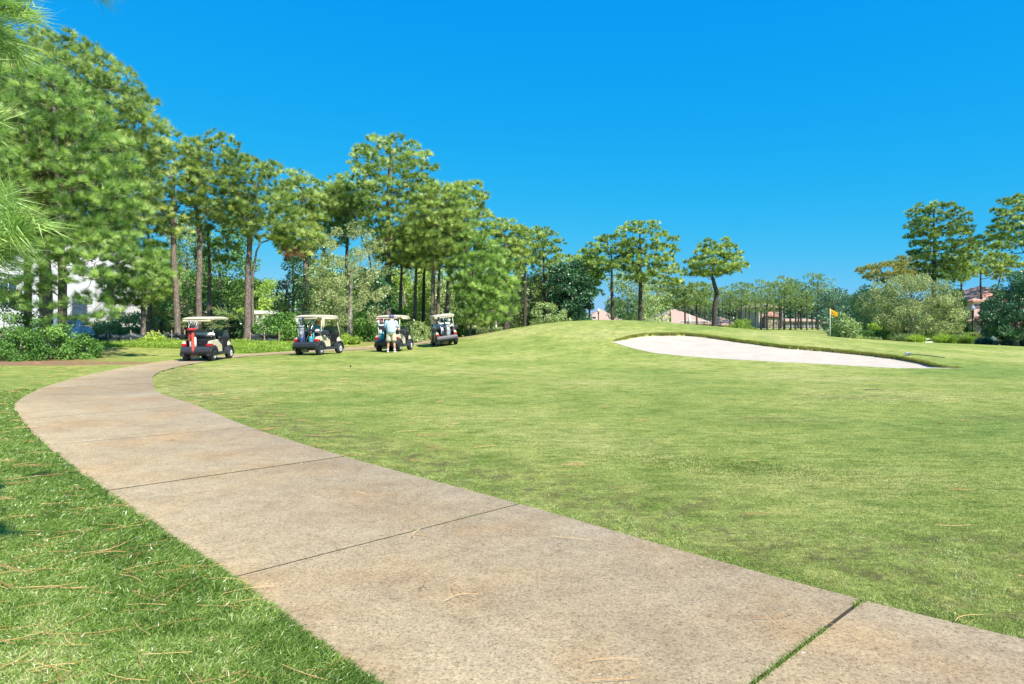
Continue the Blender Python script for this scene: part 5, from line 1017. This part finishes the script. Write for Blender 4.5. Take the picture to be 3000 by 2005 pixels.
    for sx in (1, -1): Geo().lathe([(0,0),(.06,.0),(.06,.02),(0,.03)], 12, 'y', (sx*.36,1.235,.58)).build('headlight', M_WHT, root, smooth=True)
    s_ = np.linspace(0, 2*PI, 21); cyy, czz = .52, .98; g = Geo(); g.tube(np.c_[-.25+.17*np.cos(s_), cyy-.10*np.sin(s_), czz+.13*np.sin(s_)], .013, 7, cap=False); st = g.build('steering_wheel', M_BLK, root, smooth=True)
    Geo().tube(np.array([(-.25,cyy,czz),(-.25,.80,.70)]), .018, 7).build('column', M_BLK, st)
    # windshield, lower half folded up
    wz = 1.22; ys = lambda zz: 1.02-.12*(zz-.70)/.35 if zz < 1.05 else .90-.24*(zz-1.05)/.63
    V = [(-.50, ys(.80), .80), (.50, ys(.80), .80), (.50, ys(wz), wz), (-.50, ys(wz), wz)]; V2 = [(a, b_-.008, c) for a, b_, c in V]
    g = Geo().add(V+V2, [(0,1,2,3),(7,6,5,4),(0,4,5,1),(1,5,6,2),(2,6,7,3),(3,7,4,0)]); ws = g.build('windshield', wm, root)
    Geo().tube(np.array([(-.50, ys(wz), wz), (.50, ys(wz), wz)]), .012, 6).build('rim_bar', M_BLK, ws)
    # roof: domed moulded top with gutters
    k1, k2 = 15, 21; xs = np.linspace(-1, 1, k1); yy = np.linspace(-1, 1, k2); XX, YY = np.meshgrid(xs, yy)
    sq = lambda a, n_: np.sign(a)*np.abs(a)**n_
    hx = .60*(1-.05*np.abs(YY)**6); dome = (1-np.abs(XX)**4)*(1-np.abs(YY)**4); Zt = 1.70+.075*dome**.5; Xr = XX*hx; Yr = -.13+YY*(.93-.05*np.abs(XX)**4)
    top = np.stack([Xr, Yr, Zt], -1).reshape(-1, 3); bot = np.stack([Xr*.985, -.13+(Yr+.13)*.985, np.full_like(Zt, 1.655)], -1).reshape(-1, 3); N = k1*k2
    id_ = np.arange(N).reshape(k2, k1); f = [tuple(r) for r in np.stack([id_[:-1,:-1], id_[:-1,1:], id_[1:,1:], id_[1:,:-1]], -1).reshape(-1, 4)]
    ring = list(id_[0, :])+list(id_[1:, -1])+list(id_[-1, ::-1][1:])+list(id_[::-1, 0][1:-1]); rn = len(ring)
    fs = f+[tuple(i+N for i in q_[::-1]) for q_ in f]+[(ring[i], ring[i]+N, ring[(i+1) % rn]+N, ring[(i+1) % rn]) for i in range(rn)]
    Geo().add(np.vstack([top, bot]), [tuple(int(i) for i in q_) for q_ in fs]).build('roof', M_CREAM, root, smooth=True)
    g = Geo(); g.tube(np.array([(-.57,-.92,1.64),(-.57,.60,1.64)]), .018, 6); g.tube(np.array([(.57,-.92,1.64),(.57,.60,1.64)]), .018, 6); g.build('gutter', M_CREAM, root)
    # rolled rain curtain at the back and at the rear corner
    g = Geo(); g.box(-.55, .55, -1.03, -1.01, 1.575, 1.65); g.box(-.52, .52, -.72, -.70, 1.55, 1.652); g.build('rear_curtain', M_CREAM, root, bevel=.008)
    if opts.get('side_roll'):
        for sx in (1, -1): Geo().tube(np.array([(sx*.59,-.5,1.60),(sx*.60,.1,1.585),(sx*.59,.72,1.60)]), [.045,.05,.045], 8).build('side_curtain', M_CREAM, root, smooth=True)
    if opts.get('drape'):
        g = Geo(); 
        for k in range(3): g.tube(np.array([(.56,-.66+.05*k,1.66),(.57,-.62+.05*k,1.5),(.56,-.60+.04*k,1.3),(.55,-.58+.01*k,1.12)]), [.03,.045,.05,.012], 6)
        g.build('hanging_curtain', M_CREAM, root, smooth=True)
    if opts.get('box', True):
        sx = opts.get('box_side', 1); Geo().prism([(-.72,.86),(-.74,1.00),(-.66,1.08),(-.46,1.08),(-.40,1.0),(-.40,.86)], sx*.53, sx*.75).build('cooler_box', M_DK, root, bevel=.02)
    if opts.get('box2'): Geo().prism([(-.90,.86),(-.92,1.00),(-.86,1.06),(-.62,1.06),(-.58,1.0),(-.58,.86)], -.75, -.53).build('cooler_box', M_BLK, root, bevel=.02)
    # sand bottle in its holder
    b_ = Geo().lathe([(0,0),(.055,0),(.06,.16),(.052,.18)], 12, 'z', (opts.get('bx', .44), -.66, .84)).build('bottle_holder', M_BLK, root, smooth=True)
    Geo().lathe([(0,.06),(.05,.06),(.052,.24),(.03,.29),(.022,.30),(.022,.36),(.0,.365)], 12, 'z', (opts.get('bx', .44), -.66, .84)).build('sand_bottle', M_WHT, b_, smooth=True)
    # small gold lettering on the side panel: too small to read, drawn as the same two short lines
    for sx in (1, -1):
        g = Geo(); rng = np.random.default_rng(4)
        for row, (y0, y1, zz) in enumerate(((-.36,-.08,.60),(-.26,-.16,.535))):
            y = y0
            while y < y1: w_ = rng.uniform(.012, .022); h_ = rng.uniform(.018, .034); g.tube(np.array([(sx*.5675,y,zz),(sx*.5675,y+w_*.4,zz+h_),(sx*.5675,y+w_*.7,zz+.004),(sx*.5675,y+w_,zz+h_*.5)]), .0035, 4); y += w_+.006
        g.build('lettering', M_GOLD, root)
    return root
def world_of(root, loc):
    M = Matrix.Translation(root.location) @ root.rotation_euler.to_matrix().to_4x4(); return M @ Vector(loc)
def golf_bag(ct, loc, yaw, lean, side, label, body, accent, pocket, extra=None, H=.86, heads=(.55,.56,.60), nclub=8, covers=(), seed=1, group=None):
    rng = np.random.default_rng(seed); w_ = world_of(ct, loc); root = empty('golf_bag', w_, ct.rotation_euler.z+yaw, label, 'golf bag', group); root.rotation_euler = (ct.rotation_euler.x+lean, ct.rotation_euler.y+side, ct.rotation_euler.z+yaw)
    Geo().lathe([(0,0),(.115,0),(.13,.03),(.125,.3),(.115,.6),(.125,H-.1),(.14,H)], 18, 'z', sx=1, sy=.85).build('body', body, root, smooth=True)
    g = Geo(); g.lathe([(.132,H-.005),(.150,H-.02),(.155,H+.045),(.135,H+.05),(.125,H)], 18, 'z', sx=1, sy=.85); g.tube(np.array([(-.13,0,H+.03),(.13,0,H+.03)]), .012, 6); g.build('top_cuff', accent, root, smooth=True)
    Geo().lathe([(0,.06),(.085,.07),(.10,.12),(.095,.36),(.06,.42),(0,.43)], 14, 'z', (0,-.085,0), sx=.95, sy=.62).build('front_pocket', pocket, root, smooth=True)
    Geo().lathe([(0,.10),(.05,.11),(.06,.3),(.05,.55),(0,.58)], 12, 'z', (.11,-.02,0), sx=.7, sy=1.1).build('side_pocket', pocket, root, smooth=True)
    Geo().lathe([(0,.46),(.06,.47),(.07,.54),(.06,.66),(0,.68)], 12, 'z', (0,-.085,0), sx=1, sy=.5).build('upper_pocket', accent, root, smooth=True)
    s_ = np.linspace(0, 1, 9); Geo().tube(np.c_[.05*np.sin(s_*PI)-.10, -.11-.05*np.sin(s_*PI), .30+s_*.48], .015, 6).build('strap', accent, root, smooth=True)
    for k in range(nclub):
        a = rng.uniform(0, 2*PI); q = np.array([.10*math.cos(a), .075*math.sin(a)]); tip = np.array([q[0]*1.6+rng.normal(0, .02), q[1]*1.6, H+rng.uniform(.14, .36)])
        g = Geo(); g.tube(np.array([(q[0], q[1], H-.2), tip]), .006, 5)
        if k in covers: g = Geo(); g.tube(np.array([(q[0], q[1], H-.2), tip]), .006, 5); cl = g.build('club', M_STEEL, root, smooth=True); Geo().lathe([(0,-.14),(.025,-.13),(.035,-.02),(.055,.05),(.045,.10),(0,.12)], 10, 'z', tuple(tip)).build('head_cover', covers[k] if isinstance(covers, dict) else accent, cl, smooth=True); continue
        th = rng.uniform(0, 2*PI); e = tip+np.array([.075*math.cos(th), .075*math.sin(th), .015]); g.tube(np.array([tip, (tip+e)/2+[0, 0, .01], e]), [.012,.028,.022], 7); g.build('club', M_STEEL, root, smooth=True)
    if extra: extra(root, H)
    return root
M_BW = plain('bag_white', (.72,.73,.75), .5, var=.05); M_BG = plain('bag_grey', (.30,.31,.36), .6, var=.2); M_BN = plain('bag_navy', (.03,.05,.16), .55, var=.2); M_BR = plain('bag_red', (.62,.03,.05), .5, var=.08); M_BB = plain('bag_black', (.02,.022,.028), .5)
M_TEAL = plain('bag_teal', (.03,.28,.36), .5); M_ORR = plain('towel_red', (.75,.10,.07), .8, var=.1)
c1 = cart(477, 826, 28.0, -1, 'first golf cart on the path, driven by a bald man', dict(rs=M_DK, box=False, box2=True, bx=.50))
c2 = cart(731, 812, 30.8, 15, 'second golf cart beside the path, cream curtain hanging at its rear corner', dict(rs=M_CREAM, fs=M_CREAM, side_roll=True, drape=True, bx=.05))
c3 = cart(904, 804, 34.0, 10, 'third golf cart, with the standing golfer in light blue behind it', dict(rs=M_CREAM, side_roll=True))
c4 = cart(1019, 793, 38.9, -15, 'fourth and farthest golf cart beside the grassy mound, carrying two pale bags', dict(rs=M_CREAM, fs=M_CREAM, side_roll=True, box2=True))
def towel(root, H): Geo().prism([(-.20,H-.10),(-.17,H-.10),(-.20,.0),(-.25,.0)], .05, .15).build('red_towel', M_ORR, root, bevel=.008); Geo().tube(np.array([(-.14,-.1,H+.02),(-.05,-.2,H+.03),(.12,-.18,H+.05)]), .04, 8).build('red_hood', M_BR, root, smooth=True)
golf_bag(c1, (-.17,-.98,.40), 0, .10, .02, 'black and white golf bag with a long red towel on the first cart', M_BB, M_BR, M_BW, towel, nclub=9, seed=2, covers={0: M_BW})
golf_bag(c2, (-.22,-.98,.40), 0, .14, .02, 'grey white and navy golf bag on the rear left of the second cart', M_BG, M_BG, M_BN, None, nclub=8, seed=3, covers={0: M_BN, 1: M_BW})
golf_bag(c2, (.17,-.90,.40), .3, .02, -.02, 'black golf bag with teal clubs in the second cart well', M_BB, M_BB, M_TEAL, None, H=.70, nclub=5, seed=4, covers={0: M_TEAL})
golf_bag(c3, (-.28,-.98,.40), -.1, .08, .0, 'black and teal golf bag left of the standing golfer', M_BB, M_BW, M_TEAL, None, nclub=9, seed=5, covers={0: M_BR, 1: M_BB, 2: M_BW})
golf_bag(c3, (.16,-.96,.40), .1, .08, .0, 'dark blue golf bag mostly hidden behind the standing golfer', M_BN, M_BB, M_BN, None, nclub=6, seed=6)
golf_bag(c4, (-.20,-.98,.40), 0, .10, -.03, 'navy and white golf bag on the left of the farthest cart', M_BN, M_BW, M_BB, None, nclub=8, seed=7, covers={0: M_BB, 1: M_TEAL})
golf_bag(c4, (.04,-1.02,.40), .2, .16, .05, 'pale grey golf bag in the middle of the farthest cart', M_BG, M_BW, M_BG, None, nclub=6, seed=8)
w_ = world_of(c2, (.02,-1.14,.56)); root = empty('club_retriever', w_, c2.rotation_euler.z, 'long silver shafted ball retriever leaning across the back of the second cart', 'ball retriever'); root.rotation_euler = (-.28, .28, c2.rotation_euler.z)
Geo().tube(np.array([(0,0,0),(0,0,1.0)]), .014, 8).build('shaft', M_STEEL, root, smooth=True); Geo().tube(np.array([(0,0,.9),(0,0,1.04),(.03,0,1.10)]), [.02,.035,.02], 8).build('grip', M_WHT, root, smooth=True)
w_ = world_of(c2, (.26,-1.02,.38)); root = empty('divot_tool', w_, 0, 'yellow handled stick standing in the second cart bag well', 'stick'); root.rotation_euler = (-.05, -.05, 0); Geo().tube(np.array([(0,0,0),(0,0,.55)]), .012, 6).build('shaft', plain('yellow_wood', (.70,.40,.08), .6), root, smooth=True)

# ------------------------------------------------------------ people
def skin(name, V, E, R, m, parent=None, sub=2, root=0):
    me = bpy.data.meshes.new(name); me.from_pydata([tuple(v) for v in V], E, []); o = bpy.data.objects.new(name, me); C.objects.link(o)
    md = o.modifiers.new('s', 'SKIN'); md.use_smooth_shade = True; o.modifiers.new('u', 'SUBSURF').levels = sub
    sv = me.skin_vertices[0].data
    for i, r in enumerate(R): sv[i].radius = (r, r) if np.isscalar(r) else r
    sv[root].use_root = True
    dg = bpy.context.evaluated_depsgraph_get(); dg.update(); ev = bpy.data.meshes.new_from_object(o.evaluated_get(dg)); ev.name = name
    C.objects.unlink(o); bpy.data.objects.remove(o); ev.materials.clear(); ev.materials.append(m)
    for p in ev.polygons: p.use_smooth = True
    return link(name, ev, None, parent)
M_SKIN = plain('skin', (.55,.30,.20), .5, var=.05); M_HAIRB = plain('short_hair', (.20,.13,.09), .7)
def person(loc, rz, label, J, shirt, shorts, shoe, scale=1.0, hat=None, hair=None, stocky=1.0, sock=M_WHT):
    """J: joint positions; every body is one skinned surface"""
    root = empty('person', loc, rz, label, 'person'); root.scale = (scale,)*3
    V = []; R = []; E = []; ix = {}
    def add(n_, p, r, par=None):
        ix[n_] = len(V); V.append(np.array(p, float)); R.append(r)
        if par is not None: E.append((ix[par], ix[n_]))
    k = stocky
    add('pelvis', J['pelvis'], (.15*k, .115*k)); add('belly', J['belly'], (.15*k, .12*k), 'pelvis'); add('chest', J['chest'], (.165*k, .12*k), 'belly'); add('neck0', J['neck'], (.07, .065), 'chest')
    hd = np.array(J['head']); nk = np.array(J['neck']); fw = np.array(J.get('face', (0, 1, 0)), float); fw /= np.linalg.norm(fw); up = nrm(hd-nk)
    add('neck1', nk*.4+hd*.6-up*.03, .056, 'neck0'); add('jaw', hd-up*.045+fw*.02, (.066, .072), 'neck1'); add('skull', hd+up*.03, (.076, .088), 'jaw'); add('crown', hd+up*.105-fw*.01, (.05, .06), 'skull')
    add('nose', hd-up*.0+fw*.105, .012, 'jaw')
    for s, sx in (('l', -1), ('r', 1)):
        sh, el, wr = [np.array(J[n_+s], float) for n_ in ('sh', 'el', 'wr')]
        add('sh'+s, sh, .062*k, 'chest'); add('el'+s, el, .043, 'sh'+s); add('wr'+s, wr, (.030, .025), 'el'+s)
        d = nrm(wr-el); sd = nrm(np.cross(d, [0, 0, 1.])+1e-6); palm = wr+d*.05; add('pm'+s, palm, (.036, .018), 'wr'+s)
        nr = np.cross(sd, d)
        for f, (off, L_) in enumerate(((-.030,.070),(-.010,.080),(.010,.075),(.028,.060))):
            b0 = palm+d*.035+sd*off; add(f'f{f}'+s, b0, .009, 'pm'+s); add(f'g{f}'+s, b0+d*L_*.5-nr*.008, .0085, f'f{f}'+s); add(f'h{f}'+s, b0+d*L_*.85-nr*.028, .007, f'g{f}'+s)
        add('t0'+s, palm-sd*.042*(1 if sx > 0 else -1)+d*.0, .011, 'pm'+s); add('t1'+s, palm-sd*.062*(1 if sx > 0 else -1)+d*.035, .009, 't0'+s)
        hp, kn, an, to = [np.array(J[n_+s], float) for n_ in ('hp', 'kn', 'an', 'to')]
        add('hp'+s, hp, .088*k, 'pelvis'); add('kn'+s, kn, .058*k, 'hp'+s); cf = kn*.62+an*.38; add('cf'+s, cf, .055*k, 'kn'+s); add('an'+s, an, .036, 'cf'+s); add('to'+s, to, (.040, .028), 'an'+s)
    body = skin('body', V, E, R, M_SKIN, root)
    g = lambda n_: V[ix[n_]]
    def loft(geo, rings, n=18):
        a = np.arange(n)*2*PI/n; V_ = []
        for c_, rx, ry in rings:
            V_ += [(c_[0]+rx*math.cos(t), c_[1]+ry*math.sin(t), c_[2]) for t in a]
        K_ = len(rings); geo.add(V_, [(i*n+j, i*n+(j+1) % n, (i+1)*n+(j+1) % n, (i+1)*n+j) for i in range(K_-1) for j in range(n)]+[tuple(range(n))[::-1], tuple((K_-1)*n+j for j in range(n))])
    dn = np.array([0, 0, 1.]); pv = g('pelvis'); be = g('belly'); ch = g('chest'); n0_ = g('neck0')
    q = Geo(); loft(q, [(pv-dn*.035, .185*k, .155*k), (pv+dn*.05, .19*k, .165*k), (be, .19*k, .165*k), (ch, .205*k, .155*k), (ch*.5+n0_*.5, .205*k, .13*k), (n0_-dn*.035, .16*k, .10*k), (n0_+dn*.0, .09, .082), (n0_+dn*.03, .066, .066)])
    for s in 'lr': q.tube(np.array([g('sh'+s)*.85+ch*.15+dn*.02, g('sh'+s), g('sh'+s)*.45+g('el'+s)*.55, g('sh'+s)*.08+g('el'+s)*.92]), [.085*k, .088*k, .078*k, .085*k], 12)
    q.build('shirt', shirt, root, smooth=True)
    q = Geo(); loft(q, [(pv-dn*.12, .165*k, .13*k), (pv-dn*.05, .182*k, .15*k), (pv+dn*.06, .178*k, .15*k)])
    for s in 'lr': h_, kn = g('hp'+s), g('kn'+s); q.tube(np.array([h_+(h_-kn)*.08, h_*.7+kn*.3, h_*.3+kn*.7, h_*.06+kn*.94]), [.10*k, .108*k, .106*k, .118*k], 14)
    q.build('shorts', shorts, root, smooth=True)
    for s in 'lr':
        an, to = g('an'+s), g('to'+s); d = nrm(to-an); fl = np.array([to[0]-an[0], to[1]-an[1], 0]); fl = fl/(np.linalg.norm(fl)+1e-6)
        b0 = np.array([an[0], an[1], min(an[2], to[2])-.02]); skin('shoe', [b0-fl*.06+[0, 0, .01], b0+fl*.03, b0+fl*.12, b0+fl*.19], [(0, 1), (1, 2), (2, 3)], [(.042, .042), (.046, .046), (.048, .032), (.038, .022)], shoe, root)
        Geo().tube(np.array([an+[0, 0, -.01], an+[0, 0, .07]]), .046, 10).build('sock', sock, root, smooth=True)
    for sx in (1, -1):
        sdv = nrm(np.cross(fw, up)); e_ = hd+up*.0+sdv*sx*.083-fw*.01; Geo().lathe([(0,-.03),(.014,-.02),(.018,.005),(.012,.03),(0,.034)], 8, 'z', tuple(e_), sx=.6, sy=1.1).build('ear', M_SKIN, root, smooth=True)
        e_ = hd+up*.02+sdv*sx*.030+fw*.092; Geo().lathe([(0,-.008),(.010,0),(0,.008)], 8, 'z', tuple(e_)).build('eye', M_BLK, root, smooth=True)
    top = hd+up*.05-fw*.004
    if hat:
        rr = [(.112, -.045), (.116, .01), (.104, .06), (.066, .095), (0, .108)]; h_ = Geo().lathe(rr, 16, 'z', tuple(top)).build('cap', hat, root, smooth=True)
        br = Geo(); c = top+fw*.12-up*.025; br.lathe([(0,-.004),(.085,-.006),(.085,.004),(0,.010)], 16, 'z', tuple(c), sx=.85, sy=.95); br.build('brim', hat, h_, smooth=True)
    if hair: Geo().lathe([(.098,-.06),(.104,-.01),(.100,.03),(.078,.074),(.035,.096),(0,.10)], 16, 'z', tuple(top-fw*.014)).build('hair', hair, root, smooth=True)
    return root
def A3(*p): return [np.array(q, float) for q in p]
stand = dict(pelvis=(0,0,.94), belly=(0,-.01,1.10), chest=(0,0,1.30), neck=(0,.03,1.49), head=(0,.09,1.62), face=(0,1,-.45), shl=(-.20,.0,1.42), ell=(-.27,.06,1.15), wrl=(-.13,.27,1.10), shr=(.20,.0,1.42), elr=(.29,.07,1.16), wrr=(.26,.33,1.08),
             hpl=(-.10,0,.90), knl=(-.13,.0,.50), anl=(-.15,-.02,.10), tol=(-.20,.12,.045), hpr=(.10,0,.90), knr=(.14,.0,.50), anr=(.17,-.02,.10), tor=(.20,.12,.045))
M_LB = plain('light_blue_shirt', (.46,.60,.80), .85, var=.10, scale=9); M_KH = plain('khaki_shorts', (.50,.45,.33), .9, var=.10, scale=9)
g = G3(896, 32.2)
person(g, 0, 'man in light blue shirt and khaki shorts standing behind the third golf cart', stand, M_LB, M_KH, M_WHT, 1.01, hat=plain('blue_cap', (.02,.06,.32), .7), hair=M_HAIRB, stocky=1.14)
sit = dict(pelvis=(0,-.28,.90), belly=(0,-.27,1.05), chest=(0,-.25,1.22), neck=(0,-.22,1.39), head=(0,-.18,1.51), face=(0,1,-.1), shl=(-.19,-.24,1.33), ell=(-.24,-.05,1.12), wrl=(-.12,.25,1.08), shr=(.19,-.24,1.33), elr=(.26,-.06,1.10), wrr=(.14,.20,1.02),
           hpl=(-.10,-.22,.88), knl=(-.13,.24,.88), anl=(-.13,.40,.46), tol=(-.13,.52,.40), hpr=(.10,-.22,.88), knr=(.14,.24,.87), anr=(.14,.38,.46), tor=(.14,.52,.40))
def seated(ct, x, **k):
    q = world_of(ct, (x, 0, -.09)); o = person(q, ct.rotation_euler.z, **k); o.rotation_euler = ct.rotation_euler.copy(); return o
M_GREY = plain('grey_shorts', (.25,.25,.26), .9)
seated(c1, -.23, label='bald man in an olive grey shirt driving the first golf cart', J=sit, shirt=plain('olive_shirt', (.24,.26,.17), .9, var=.1), shorts=M_KH, shoe=M_WHT, scale=.97)
seated(c2, .0, label='person in a teal shirt and orange cap sitting in the second golf cart', J=sit, shirt=plain('teal_shirt', (.02,.38,.42), .85, var=.08), shorts=M_GREY, shoe=M_WHT, scale=.98, hat=plain('orange_cap', (.62,.13,.03), .75), hair=M_HAIRB)
so_ = dict(sit); so_.update(hpl=(-.12,-.20,.88), knl=(-.40,-.02,.80), anl=(-.50,.02,.33), tol=(-.54,.16,.26), wrl=(-.30,.05,.95), ell=(-.30,-.1,1.08))
so_.update(wrr=(.12,.28,1.06))
seated(c4, -.26, label='man in pale blue sitting in the farthest golf cart, one leg hanging out', J=so_, shirt=M_LB, shorts=plain('blue_grey_shorts', (.20,.27,.32), .9), shoe=plain('navy_shoe', (.03,.09,.16), .6), scale=.98, hair=M_HAIRB, sock=M_SKIN)
seated(c3, .22, label='figure in a dark jacket in the shaded seat of the third golf cart', J=sit, shirt=plain('dark_jacket', (.04,.05,.09), .85), shorts=M_GREY, shoe=M_WHT, scale=.96, hair=M_HAIRB) if False else None
